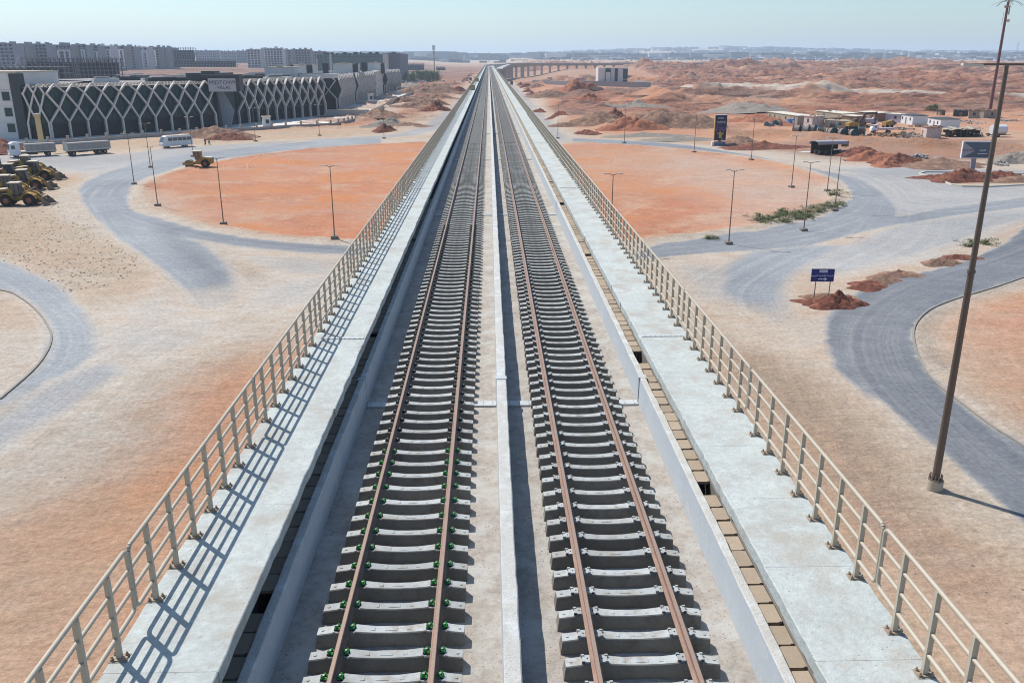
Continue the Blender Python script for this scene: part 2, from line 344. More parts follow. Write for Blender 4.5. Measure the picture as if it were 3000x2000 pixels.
def zones(x, y):
    wx = x + 2.2 * (fbm(x / 9, y / 9, 4, 101) - .5) + .8 * (fbm(x / 2, y / 2, 2, 104) - .5); wy = y + 2.2 * (fbm(x / 9, y / 9, 4, 102) - .5) + .8 * (fbm(x / 2, y / 2, 2, 105) - .5)
    Z = {k: np.zeros(x.shape) for k in ('orange', 'asphalt', 'red', 'dust', 'dark', 'rock', 'cross', 'grass')}
    rr = np.hypot((wx - RC[0]) / 63.5, (wy - RC[1]) / 69) * 67
    near = (y < 1400)
    Z['orange'] = np.maximum(Z['orange'], .95 * sstep(RI - .2, RI - 1.8, rr) * (.72 + .28 * fbm(x / 25, y / 25, 3, 110)))
    east = sstep(-10, 30, x) * sstep(150, 190, y + x * .4)
    Z['orange'] *= 1 - .45 * east * fbm(x / 14, y / 14, 3, 112)
    wob = .45 + .55 * sstep(.35, .55, fbm(x / 30, y / 30, 4, 115))
    for p, c, s, sf in POLYW:
        px_ = [q_[0] for q_ in p]; py_ = [q_[1] for q_ in p]
        k = near & (x > min(px_) - 15) & (x < max(px_) + 15) & (y > min(py_) - 15) & (y < max(py_) + 15)
        if not k.any(): continue
        sd_ = np.full(x.shape, -99.); sd_[k] = poly_in(wx[k], wy[k], p)
        v = s * sstep(-sf, sf, sd_) * (wob if c == 'orange' else 1)
        Z[c] = np.maximum(Z[c], v)
    best = np.full(x.shape, 1e9); cr = np.zeros(x.shape)
    ringd = np.abs(rr - (RI + 5.6)); a = sstep(.6, -.6, ringd - 4.7) * 0; 
    shoulder = sstep(RI - .3, RI + .3, rr)
    Z['orange'] *= 1 - a; Z['dust'] = np.maximum(Z['dust'], .75 * sstep(5, 0, ringd - 4.7) * sstep(RI - 3, RI, rr)); best = ringd; cr = np.hypot((x - RC[0]) / 63.5, (y - RC[1]) / 69) * 67 - RI
    for p, wd, s, dk, du in RIBS:
        px_ = [q_[0] for q_ in p]; py_ = [q_[1] for q_ in p]
        k = near & (x > min(px_) - 20) & (x < max(px_) + 20) & (y > min(py_) - 20) & (y < max(py_) + 20)
        d = np.full(x.shape, 1e9); sg = np.zeros(x.shape); hw = np.ones(x.shape)
        d[k], _, hw[k] = seg_dist(wx[k], wy[k], p, wd); _, sg[k], _ = seg_dist(x[k], y[k], p)
        soft = 2.4 if dk < .5 else .9
        a = sstep(soft, -soft, d - hw); Z['asphalt'] = np.maximum(Z['asphalt'], a * s)
        Z['dark'] = np.maximum(Z['dark'], a * dk); Z['orange'] *= 1 - a * .95
        Z['dust'] = np.maximum(Z['dust'], du * sstep(9, 0, d - hw)); Z['orange'] *= 1 - .55 * sstep(7, 0, d - hw)
        kk = d < best; best = np.where(kk, d, best); cr = np.where(kk, sg, cr)
    Z['cross'] = np.clip(cr / 100 + .5, 0, 1)
    for p, s_, sf, dk in ROADS:
        px_ = [q_[0] for q_ in p]; py_ = [q_[1] for q_ in p]
        k = (x > min(px_) - 15) & (x < max(px_) + 15) & (y > min(py_) - 15) & (y < max(py_) + 15)
        sd_ = np.full(x.shape, -99.); sd_[k] = poly_in(wx[k] * .35 + x[k] * .65, wy[k] * .35 + y[k] * .65, p)
        sf = sf * .6; a = sstep(-sf, sf, sd_) * sstep(RI + .9, RI + 1.9, rr + .3 * sstep(0, 30, wx))
        Z['asphalt'] = np.maximum(Z['asphalt'], a * s_); Z['dark'] = np.maximum(Z['dark'], a * dk); Z['orange'] *= 1 - a; Z['dust'] = np.maximum(Z['dust'], .6 * sstep(-4, 0, sd_) * (rr > RI + .5)); Z['grass'] *= 1 - a; Z['rock'] *= 1 - a
    for p in SANDS: Z['asphalt'] *= 1 - .75 * sstep(-5, 6, poly_in(wx, wy, p))
    far = sstep(260, 420, y)
    Z['orange'] = np.maximum(Z['orange'] , .42 * far * sstep(.35, .6, fbm(x / 90, y / 60, 4, 133)) * sstep(2600, 1500, y) * (x < 4000))
    Z['red'] = np.maximum(Z['red'], far * sstep(.30, .52, fbm(x / 70, y / 55, 5, 130)) * .9 * sstep(2600, 1600, y) * flat_mask(x, y))
    Z['rock'] = np.maximum(Z['rock'], far * sstep(.54, .66, fbm(x / 50 + 9, y / 38, 4, 140)) * .75 * flat_mask(x, y) * sstep(2600, 1800, y))
    d, _, _ = seg_dist(x, y, BERM); Z['rock'] = np.maximum(Z['rock'], .45 * np.exp(-(d / 5) ** 2))
    pale = [tuple(G(a_, b_)[:2]) for a_, b_ in ((1900,262),(2200,268),(2500,282),(2700,284),(3000,295),(3400,310))]
    d, _, _ = seg_dist(wx, wy, pale); k = sstep(26, 8, d); Z['dust'] = np.maximum(Z['dust'], .75 * k); Z['orange'] *= 1 - .8 * k; Z['red'] *= 1 - k; Z['rock'] *= 1 - k
    west = sstep(-60, -90, x) * sstep(360, 480, y) * sstep(2400, 1800, y); Z['orange'] *= 1 - .7 * west; Z['red'] = np.maximum(Z['red'], west * .55 * sstep(.35, .55, fbm(x / 60, y / 40, 4, 160))); Z['rock'] = np.maximum(Z['rock'], west * .6)
    town = sstep(2500, 3100, y); Z['dust'] = np.maximum(Z['dust'], town * .6 * sstep(.4, .6, fbm(x / 300, y / 300, 3, 150))); Z['grass'] = np.maximum(Z['grass'], town * .9 * sstep(.45, .6, fbm(x / 500, y / 260, 4, 151)))
    return Z

def axis(parts):
    o = [parts[0][0]]
    for a, b, s0, s1 in parts:
        v = a; n = 0
        while v < b - 1e-6:
            t = (v - a) / (b - a); v = min(b, v + s0 * (s1 / s0) ** t); o.append(v)
    return np.array(o)
XS = np.concatenate([-axis([(0, 90, .75, .8), (90, 300, .8, 3), (300, 1500, 3, 18), (1500, 12000, 18, 500)])[::-1],
                     axis([(0, 130, .75, .85), (130, 420, .85, 2.6), (420, 1500, 2.6, 14), (1500, 12000, 14, 500)])[1:]])
YS = np.concatenate([axis([(-150, 5, 14, 2)]), axis([(5, 260, .75, .8), (260, 700, .8, 2.6), (700, 1800, 2.6, 9), (1800, 13000, 9, 260)])[1:]])
NX, NY = len(XS), len(YS)
gx, gy = np.meshgrid(XS, YS); gx = gx.ravel(); gy = gy.ravel()
gz = height(gx, gy); ZN = zones(gx, gy)
gz = gz * (1 - .85 * np.clip(ZN['asphalt'], 0, 1) * (gy < 700))
def hz(x, y):
    "height of the built ground at a point"
    i = int(np.clip(np.searchsorted(XS, x) - 1, 0, NX - 2)); j = int(np.clip(np.searchsorted(YS, y) - 1, 0, NY - 2))
    u = (x - XS[i]) / (XS[i+1] - XS[i]); v = (y - YS[j]) / (YS[j+1] - YS[j]); g = lambda a, b: gz[b * NX + a]
    return float((g(i, j) * (1 - u) + g(i+1, j) * u) * (1 - v) + (g(i, j+1) * (1 - u) + g(i+1, j+1) * u) * v)

# ground material
gm = bpy.data.materials.new('earth'); gm.use_nodes = True; t = gm.node_tree; N = t.nodes; L = t.links
bs = N['Principled BSDF']; bs.inputs['Roughness'].default_value = .95; bs.inputs['Specular IOR Level'].default_value = .12
tc = N.new('ShaderNodeTexCoord')
def noi(scale, det=5, r=.6, vec=None, dim='3D', out=0):
    n = N.new('ShaderNodeTexNoise'); n.noise_dimensions = dim; n.inputs['Scale'].default_value = scale; n.inputs['Detail'].default_value = det; n.inputs['Roughness'].default_value = r
    if dim == '1D': L.new(vec, n.inputs['W'])
    else: L.new(vec or tc.outputs['Object'], n.inputs['Vector'])
    return n.outputs[out]
def mrange(v, a, b, c=0, d=1):
    n = N.new('ShaderNodeMapRange'); L.new(v, n.inputs[0])
    for i, k in enumerate((a, b, c, d)): n.inputs[i + 1].default_value = k
    return n.outputs[0]
def op(o, a, b=None, c=None):
    n = N.new('ShaderNodeMath'); n.operation = o
    for i, k in enumerate((a, b, c)):
        if k is None: continue
        if isinstance(k, (int, float)): n.inputs[i].default_value = k
        else: L.new(k, n.inputs[i])
    return n.outputs[0]
def mixc(f, a, b):
    n = N.new('ShaderNodeMix'); n.data_type = 'RGBA'; L.new(f, n.inputs[0])
    for i, k in ((6, a), (7, b)):
        if isinstance(k, tuple): n.inputs[i].default_value = (*k, 1)
        else: L.new(k, n.inputs[i])
    return n.outputs[2]
aa = N.new('ShaderNodeAttribute'); aa.attribute_name = 'zone_a'; ab = N.new('ShaderNodeAttribute'); ab.attribute_name = 'zone_b'
sa = N.new('ShaderNodeSeparateColor'); L.new(aa.outputs['Color'], sa.inputs[0]); sb = N.new('ShaderNodeSeparateColor'); L.new(ab.outputs['Color'], sb.inputs[0])
ORA, ASP, RED, DUS = sa.outputs[0], sa.outputs[1], sa.outputs[2], aa.outputs['Alpha']
DRK, ROC, CRO, GRA = sb.outputs[0], sb.outputs[1], sb.outputs[2], ab.outputs['Alpha']
sxyz = N.new('ShaderNodeSeparateXYZ'); L.new(tc.outputs['Object'], sxyz.inputs[0]); POSY = sxyz.outputs[1]
n_lo = noi(.035, 6, .6); n_mid = noi(.35, 8, .72); n_hi = noi(3.2, 6, .7)
sand = mixc(mrange(n_mid, .35, .65), (.385, .285, .195), (.51, .405, .305))
sand = mixc(mrange(noi(.09, 7, .7), .42, .62), sand, (.45, .31, .21))
oran = mixc(mrange(n_mid, .35, .68), (.405, .145, .07), (.52, .235, .14))
oran = mixc(mrange(noi(.03, 5, .6), .44, .56), oran, (.48, .255, .18)); oran = mixc(mrange(noi(.11, 8, .75), .50, .60), oran, (.50, .30, .20)); oran = mixc(mrange(noi(.06, 6, .65), .47, .60), oran, (.52, .20, .08))
sand = mixc(op('MULTIPLY', op('MULTIPLY', mrange(POSY, 250, 420, 0, .62), mrange(POSY, 2600, 1500, 0, 1)), mrange(DUS, 0, .7, 1, .1)), sand, (.345, .195, .135))
ofac = op('MULTIPLY', ORA, mrange(n_mid, .25, .6, .72, 1.12)); 
n = N.new('ShaderNodeClamp'); L.new(ofac, n.inputs[0]); ofac = n.outputs[0]
c = mixc(ofac, sand, oran)
c = mixc(op('MULTIPLY', RED, mrange(n_mid, .3, .6)), c, (.27, .115, .078))
c = mixc(op('MULTIPLY', ROC, mrange(noi(.8, 7, .75), .38, .6)), c, (.27, .215, .17))
c = mixc(op('MULTIPLY', GRA, mrange(noi(.7, 6, .8), .46, .6)), c, (.27, .215, .14))
c = mixc(op('MULTIPLY', DUS, mrange(n_mid, .3, .62, .4, .95)), c, (.50, .46, .405))
dstr = noi(.9, 4, .6, op('MULTIPLY_ADD', CRO, 100.0, op('MULTIPLY', n_lo, 1.5)), '1D')
asp = mixc(mrange(n_lo, .35, .65), (.235, .255, .28), (.325, .34, .35))
asp = mixc(DRK, asp, mixc(mrange(n_mid, .35, .65), (.10, .108, .125), (.155, .16, .175)))
asp = mixc(op('MULTIPLY', mrange(dstr, .45, .75), op('MULTIPLY', mrange(noi(.05, 5), .35, .65, .05, .55), op('SUBTRACT', 1.0, op('MULTIPLY', DRK, .7)))), asp, (.50, .475, .44))
afac = op('ADD', ASP, op('MULTIPLY', op('SUBTRACT', noi(.28, 8, .75), .5), .55)); afac = op('MULTIPLY', mrange(afac, .10, .74), mrange(ASP, .05, .25))
c = mixc(afac, c, asp)
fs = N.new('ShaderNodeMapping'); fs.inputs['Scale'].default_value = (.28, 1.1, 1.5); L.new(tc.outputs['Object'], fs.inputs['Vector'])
scrub_shade = op('MULTIPLY', mrange(noi(.16, 9, .78, fs.outputs[0]), .49, .57), op('MULTIPLY', mrange(op('ADD', RED, ROC), .1, .5), mrange(POSY, 230, 330, 0, .85)))
c = mixc(scrub_shade, c, (.115, .062, .052))  # dark streaks: scrub and soil patches, with the shade of crags painted in
# streaks that follow the traffic and fine mottling
st = noi(1.6, 5, .75, op('MULTIPLY_ADD', CRO, 100.0, op('MULTIPLY', n_lo, 3.0)), '1D')
dirx = N.new('ShaderNodeMapping'); dirx.inputs['Scale'].default_value = (.3, .9, .5); dirx.inputs['Rotation'].default_value = (0, 0, .8); L.new(tc.outputs['Object'], dirx.inputs['Vector'])
scr = noi(1.4, 8, .75, dirx.outputs[0])
v = op('MULTIPLY', mrange(n_hi, .3, .7, .74, 1.22), mrange(scr, .3, .7, .84, 1.13)); v = op('MULTIPLY', v, mrange(noi(11, 4, .8), .3, .7, .88, 1.1))
v = op('MULTIPLY', v, mrange(st, .3, .7, .95, 1.05))
v = op('MULTIPLY', v, mrange(n_lo, .3, .7, .93, 1.06))
vm = N.new('ShaderNodeVectorMath'); vm.operation = 'SCALE'; L.new(c, vm.inputs[0]); L.new(v, vm.inputs['Scale']); c = vm.outputs[0]
# wheel arcs left by turning vehicles
for (ax_, ay_, r0_, r1_) in ((34, 118, 8, 42), (-8, 196, 18, 60), (-66, 92, 8, 22), (52, 205, 14, 46)):
    ds = N.new('ShaderNodeVectorMath'); ds.operation = 'DISTANCE'; ds.inputs[1].default_value = (ax_, ay_, 0); L.new(tc.outputs['Object'], ds.inputs[0])
    ln = noi(1.9, 2, .8, op('ADD', ds.outputs['Value'], op('MULTIPLY', n_lo, 5.0)), '1D')
    msk = op('MULTIPLY', mrange(ds.outputs['Value'], r0_, r0_ + 6), mrange(ds.outputs['Value'], r1_, r1_ - 6)); msk = op('MULTIPLY', msk, mrange(noi(.07, 3), .42, .55)); msk = op('MULTIPLY', msk, mrange(ASP, 0, .3, .9, 0))
    c = mixc(op('MULTIPLY', mrange(ln, .56, .68, 0, .6), msk), c, (.38, .19, .115)); c = mixc(op('MULTIPLY', mrange(ln, .40, .30, 0, .45), msk), c, (.62, .38, .26))
# pebbles / clods
vo = N.new('ShaderNodeTexVoronoi'); vo.inputs['Scale'].default_value = 1.5; L.new(tc.outputs['Object'], vo.inputs['Vector'])
peb = op('MULTIPLY', op('LESS_THAN', vo.outputs['Distance'], mrange(noi(.15, 4), .45, .7, 0, .17)), mrange(ASP, 0, .3, .7, 0))
c = mixc(peb, c, (.16, .11, .08))
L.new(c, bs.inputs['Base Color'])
bu = N.new('ShaderNodeBump'); bu.inputs['Distance'].default_value = .45
amt = op('ADD', mrange(ASP, 0, .4, .55, .03), op('MULTIPLY', op('ADD', RED, ROC), .6)); L.new(amt, bu.inputs['Strength'])
hb = op('ADD', op('MULTIPLY', noi(.9, 9, .72), 1.0), op('MULTIPLY', scr, .6)); L.new(hb, bu.inputs['Height']); L.new(bu.outputs[0], bs.inputs['Normal'])
MATS['earth'] = gm

def grid_object(name, faces_mask):
    j, i = np.nonzero(faces_mask); a = j * NX + i
    q = np.stack([a, a + 1, a + 1 + NX, a + NX], 1); used, inv = np.unique(q.ravel(), return_inverse=True)
    me = bpy.data.meshes.new(name); me.vertices.add(len(used)); me.loops.add(q.size); me.polygons.add(len(q))
    co = np.stack([gx[used], gy[used], gz[used]], 1).astype(np.float32); me.vertices.foreach_set('co', co.ravel())
    me.loops.foreach_set('vertex_index', inv.astype(np.int32)); me.polygons.foreach_set('loop_start', np.arange(0, q.size, 4, dtype=np.int32))
    me.polygons.foreach_set('use_smooth', np.ones(len(q), bool)); me.update(calc_edges=True)
    for nm, ks in (('zone_a', ('orange', 'asphalt', 'red', 'dust')), ('zone_b', ('dark', 'rock', 'cross', 'grass'))):
        at = me.color_attributes.new(nm, 'FLOAT_COLOR', 'POINT'); at.data.foreach_set('color', np.stack([ZN[k][used] for k in ks], 1).astype(np.float32).ravel())
    me.materials.append(gm); o = bpy.data.objects.new(name, me); COL.objects.link(o); return struct(o)
A2 = ZN['asphalt'].reshape(NY, NX)
fm = (A2[:-1, :-1] + A2[1:, 1:] + A2[:-1, 1:] + A2[1:, :-1]) / 4 > .34
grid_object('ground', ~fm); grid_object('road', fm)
# ------------------------------------------------------------------ viaduct
ZF = CAM_Z - 9.15        # deck floor
ZW = CAM_Z - 8.35        # wall tops
ZK = CAM_Z - 7.72        # walkways
ZR = CAM_Z - 8.70        # rail heads
ZS = ZR - .175           # sleeper rail seats
YE = 1200
M_walk = mat('walkway concrete', (.46,.49,.47), .85, .2, 1.1, bump=.02, bscale=16, spots=(9, .10, (.30,.29,.27)), stain=(.9, .48, .64, (.40,.385,.345)), detail=9)
M_deck = mat('deck concrete', (.375,.335,.29), .92, .3, .8, bump=.03, bscale=16, spots=(11, .14, (.20,.16,.13)), stain=(1.1, .46, .62, (.46,.445,.41)), detail=9)
M_wall = mat('parapet concrete', (.47,.505,.53), .85, .08, 1.2, bump=.006, bscale=20, spots=(5, .05, (.33,.33,.33)), stain=(1.6, .56, .7, (.55,.56,.56)))
M_wtop = mat('dusty parapet top', (.50,.49,.455), .92, .16, 4, bump=.02, bscale=30, spots=(18, .12, (.28,.26,.23)), stain=(2.2, .5, .66, (.60,.62,.61)))
M_slp = mat('shade darkened sleeper concrete', (.20,.19,.165), .85, .12, 2.0, bump=.004, bscale=40, spots=(22, .05, (.22,.21,.19)), stain=(3, .5, .7, (.145,.13,.11)), rnd=.2)  # sides painted darker than the tops to deepen their shade
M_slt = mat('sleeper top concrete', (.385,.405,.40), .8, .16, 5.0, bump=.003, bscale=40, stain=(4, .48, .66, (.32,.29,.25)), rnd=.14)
M_rust = mat('rusty rail steel', (.235,.15,.115), .62, .18, 3.0, metal=.25, stain=(.9, .5, .68, (.30,.20,.16)))
M_rail = mat('beige painted steel', (.46,.395,.305), .45, .06, 2.0, spec=.5, stain=(6, .62, .75, (.36,.30,.23)))
M_green = mat('green clip coating', (.03,.26,.05), .4, .1, 5)
M_black = mat('black rubber', (.02,.02,.022), .7, .2, 5)
M_bolt = mat('zinc bolt', (.35,.34,.32), .45, .1, 8, metal=.7)
M_cov = mat('trough cover concrete', (.37,.305,.235), .9, .12, 2.5, rnd=.12, bump=.004, bscale=30, spots=(9, .04, (.2,.16,.12)))
M_plate = mat('painted joint plate', (.48,.50,.50), .5, .08, 3, stain=(5, .6, .72, (.45,.40,.35)))
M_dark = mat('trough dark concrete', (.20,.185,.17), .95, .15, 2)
M_under = mat('girder concrete', (.42,.40,.38), .9, .1, .4)

via = thing('viaduct', 'long straight concrete railway viaduct with two tracks running to the horizon', 'viaduct', (0, 0, 0))
JO = [22.1 + 30.6 * k for k in range(-1, 39)]
def spans(mat_, name, prof, extra=0, off=0, gap=.03):
    "cross-section boxes repeated span by span, leaving an open joint"
    m = MB(); ys = [-40] + [j + off for j in JO if -40 < j + off < YE] + [YE]
    for a, b in zip(ys[:-1], ys[1:]):
        for x0, x1, z0, z1 in prof: m.box(x0, x1, a + gap / 2, b - gap / 2, z0, z1)
    return m.build(name, mat_, via)
spans(M_deck, 'deck_slab', [(-3.69, 4.95, ZF - .28, ZF)])
spans(M_under, 'box_girder', [(-3.0, 3.4, ZF - 2.4, ZF - .33)], gap=.1)
spans(M_under, 'cantilever_slab', [(-5.12, -3.72, ZF - .25, ZF - .02), (4.97, 5.76, ZF - .25, ZF - .02)])
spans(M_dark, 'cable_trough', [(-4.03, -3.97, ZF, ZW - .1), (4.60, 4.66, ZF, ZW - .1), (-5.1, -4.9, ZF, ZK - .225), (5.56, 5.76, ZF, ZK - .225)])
def rough_wall(name, x0, x1, seed, smooth_side=None):
    "wall with a slightly uneven poured top edge"
    m = MB(); ys = [-40] + [j for j in JO if -40 < j < YE] + [YE]; r = random.Random(seed)
    for a, b in zip(ys[:-1], ys[1:]):
        a += .012; b -= .012; n = max(2, int((b - a) / (.35 if a < 60 else 4))); P = []; F = []
        for i in range(n + 1):
            y = a + (b - a) * i / n; e = .006 if a < 100 else 0
            dx0, dx1, dz = r.uniform(-e, e), r.uniform(-e, e) * 1.6, r.uniform(-e, e)
            P += [(x0, y, ZF), (x0 + .012 + dx0, y, ZW - .012 + dz), (x0 + .03, y, ZW + dz), (x1 - .02 + dx1, y, ZW + dz), (x1 + dx1, y, ZW - .02 + dz), (x1, y, ZF)]
        for i in range(n):
            o = i * 6
            F += [(o + k, o + k + 1, o + k + 7, o + k + 6) for k in range(5)]
        F += [(0, 5, 4, 3, 2, 1), tuple(n * 6 + k for k in range(6))]
        m.add(P, F)
    o = m.build(name, [M_wall, M_wtop], via)
    for p_ in o.data.polygons:
        if p_.normal.z > .5: p_.material_index = 1
    return o
rough_wall('parapet_wall', -3.66, -3.47, 1); rough_wall('parapet_wall', 4.10, 4.285, 2); rough_wall('centre_wall', .135, .405, 3)
# walkways: slabs poured in bays
def walk(x0, x1, name, inner, seed, off, bay):
    m = MB(); r = random.Random(seed); y = -40.
    while y < YE:
        b = min(YE, y + bay); near = y < 70; n = 12 if near else 1; P = []; F = []
        for i in range(n + 1):
            yy = y + .003 + (b - y - .006) * i / n; e = .012 if near else 0
            xa = x0 + (r.uniform(-e, e) if inner < 0 else r.uniform(-e * 2, e)); xb = x1 + r.uniform(-e, e * 2)
            P += [(xa, yy, ZK - .22), (xa, yy, ZK - .012), (xa + .015, yy, ZK), (xb - .015, yy, ZK), (xb, yy, ZK - .012), (xb, yy, ZK - .22)]
        for i in range(n):
            o = i * 6; F += [(o + k, o + k + 1, o + k + 7, o + k + 6) for k in range(5)] + [(o + 5, o, o + 6, o + 11)]
        F += [(0, 5, 4, 3, 2, 1), tuple(n * 6 + k for k in range(6))]
        m.add(P, F); y = b
    return m.build(name, M_walk, via)
walk(-5.19, -3.664, 'walkway', 1, 5, 0, 4.5); walk(4.355, 5.83, 'walkway', -1, 6, 0, 2.25)
# steel joint plates over the span joints
for j in JO:
    if j > YE - 5: break
    m = MB()
    for x0, x1 in ((-3.45, .13), (.41, 4.09)):
        m.box(x0, x1, j - .16, j + .16, ZF + .004, ZF + .05)
        if j < 90:
            for bx in np.linspace(x0 + .1, x1 - .1, 14): m.cbox((bx, j - .09, ZF + .056), (.03, .03, .02)); m.cbox((bx, j + .09, ZF + .056), (.03, .03, .02))
    for x0, x1 in ((-3.68, -3.45), (.12, .42), (4.08, 4.30)):
        m.box(x0, x1, j - .11, j + .11, ZW + .004, ZW + .014)
        m.box(x0 - .004, x0, j - .05, j + .05, ZW - .7, ZW + .004)
    for x0, x1 in ((-4.95, -3.72), (4.42, 5.68)):
        mw = MB(); mw.box(x0, x1, j + 1.7 - .09, j + 1.7 + .09, ZK + .004, ZK + .02)
        if j < 60:
            for bx in np.linspace(x0 + .1, x1 - .1, 8): mw.cbox((bx, j + 1.7 - .06, ZK + .024), (.03, .03, .02))
        mw.build('walkway_joint_plate', M_plate, via)
    m.build('joint_plate', M_plate, via)
for j in JO:
    m = MB(); z0 = 0
    m.prism([(j - 1.1, z0 - 1), (j + 1.1, z0 - 1), (j + 1.1, ZF - 4), (j - 1.1, ZF - 4)], -1.5, 1.9, 'x')
    m.add([(-1.5, j-1.1, ZF-4), (1.9, j-1.1, ZF-4), (1.9, j+1.1, ZF-4), (-1.5, j+1.1, ZF-4), (-3.1, j-1.3, ZF-2.8), (3.5, j-1.3, ZF-2.8), (3.5, j+1.3, ZF-2.8), (-3.1, j+1.3, ZF-2.8)],
          [(0,1,5,4), (1,2,6,5), (2,3,7,6), (3,0,4,7)])
    m.box(-3.1, 3.5, j - 1.3, j + 1.3, ZF - 2.8, ZF - 2.42)
    m.build('pier', M_under, via)

# rails
RX = [-2.437, -.927, 1.575, 3.070]
def rail_mesh(y0, y1):
    prof = [(-.075, 0), (-.075, .012), (-.02, .03), (-.009, .05), (-.009, .12), (-.036, .135), (-.036, .168), (-.028, .175), (.028, .175), (.036, .168), (.036, .135), (.009, .12), (.009, .05), (.02, .03), (.075, .012), (.075, 0)]
    m = MB(); P = []; n = len(prof)
    ys = [y0 + (y1 - y0) * i / 40 for i in range(41)] if y1 - y0 < 200 else [y0, y1]
    for k, y in enumerate(ys):
        P += [(x + .004 * math.sin(y * .17), y, z) for x, z in prof]
    F = []
    for k in range(len(ys) - 1):
        o = k * n; F += [(o + i, o + (i + 1) % n, o + n + (i + 1) % n, o + n + i) for i in range(n)]
    F += [tuple(range(n))[::-1], tuple(range((len(ys)-1) * n, len(ys) * n))]
    return m.add(P, F)
LB = ['outer rail of the track with green clips, beside the shaded parapet', 'inner rail of the track with green clips, nearer the centre wall',
      'inner rail of the track without green clips, beside the centre wall shadow', 'outer rail of the track without green clips, nearer the wide sunny walkway']
rtop = mat('worn brown rail head', (.33,.235,.18), .5, .12, 2, metal=.2)
for i, x in enumerate(RX):
    m = rail_mesh(0, 1)
    m = MB()
    cuts = [-40, 20.25, 38.3, 56.5, 92, 128, 400, YE] if i < 2 else [-40, 22.9, 41, 59, 95, 131, 400, YE]
    for a, b in zip(cuts[:-1], cuts[1:]):
        q = rail_mesh(a + .004, b - .004); m.add(q.v, q.f)
        if 0 < b < 140:                               # fishplates
            for sx in (-1, 1): m.cbox((sx * .022, b, .078), (.02, .7, .09))
    o = m.build('rail', [M_rust, rtop], None, (x, 0, ZS)); 
    for p_ in o.data.polygons:
        if p_.normal.z > .9 and p_.center.z > .17: p_.material_index = 1
    tag(o, 'long rusty ' + LB[i], 'rail', 'rails on the viaduct')

# sleepers
def sleeper_mesh():
    L2 = 1.205; prof = [(-L2, -.035), (-.98, -.02), (-.93, .0), (-.90, -.012), (-.60, -.012), (-.57, .004), (-.48, -.010), (-.25, -.032), (0, -.038), (.25, -.032), (.48, -.010), (.57, .004), (.60, -.012), (.90, -.012), (.93, 0), (.98, -.02), (L2, -.035)]
    m = MB(); P = []
    for k, (x, z) in enumerate(prof):
        c = abs(x) < .45; tw = .098 if c else .108; bw = .13 if c else .15; e = .015 if abs(x) == L2 else 0
        P += [(x + (.02 if x < -1.2 else -.02 if x > 1.2 else 0) * 0, -bw, -(ZS - ZF)), (x, -tw, z - .015 - e), (x, -tw + .015, z - e), (x, tw - .015, z - e), (x, tw, z - .015 - e), (x, bw, -(ZS - ZF))]
    for k in range(0, 6): P[k] = (P[k][0] - (.03 if k in (0, 5) else 0), *P[k][1:])
    F = []; M_ = []
    for k in range(len(prof) - 1):
        o = k * 6
        for i in range(5):
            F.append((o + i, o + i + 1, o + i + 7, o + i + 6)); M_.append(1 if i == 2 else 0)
    F += [(0, 5, 4, 3, 2, 1), tuple((len(prof) - 1) * 6 + k for k in range(6))]; M_ += [0, 0]
    m.add(P, F); m.m = M_
    m.mi = 1                                          # cast marks and dimples
    for x, wd in ((0, .2), (-.30, .07), (.30, .07)): m.box(x - wd / 2, x + wd / 2, -.035, .035, -.046 if x == 0 else -.036, -.030 if x == 0 else -.021)
    for x in (-1.12, 1.12): m.tube((x, 0, -.05), (x, 0, -.026), .028, .026, 10)
    return m
SY0 = 10.72; SP = .606
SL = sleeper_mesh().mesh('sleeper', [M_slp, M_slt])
# clip: a bent green spring round a dark bolt on a small plate
def clip_mesh():
    m = MB(); m.mi = 0
    pts = [Vector((.05 * math.cos(t) * .7, .045 * math.sin(t), .045 + .02 * math.sin(2 * t))) for t in np.linspace(.4, 2 * math.pi - .4, 12)]
    m.path(pts, .0125, 6)
    m.path([Vector((-.045, .03, .02)), Vector((.045, .058, .02)), Vector((.045, -.058, .02)), Vector((-.045, -.03, .02))], .011, 6)
    m.mi = 1; m.cbox((0, 0, .008), (.10, .12, .018)); m.mi = 2; m.tube((0, 0, .01), (0, 0, .065), .022, .02, 8)
    return m
CLM = clip_mesh().mesh('rail_clip', [M_green, M_black, M_bolt])
m = MB(); m.cbox((0, 0, .014), (.12, .17, .03)); m.mi = 1; m.tube((.02, 0, .02), (.02, 0, .034), .013, .013, 8); m.mi = 0
m.cbox((-.05, .07, .02), (.05, .03, .05)); m.cbox((-.05, -.07, .02), (.05, .03, .05))
CLD = CLM.copy(); CLD.materials[0] = mat('weathered dark clip', (.03,.05,.035), .6, .1, 5)
PADM = m.mesh('fastening_plate', [M_slt, M_black])
m = MB(); m.box(-.075, .075, -.1, .1, -.012, .0); PAD2 = m.mesh('rail_pad', [M_black])
cx = [(RX[0] + RX[1]) / 2, (RX[2] + RX[3]) / 2]
rs = random.Random(9)
KMAX = {0: 150, 1: 150}
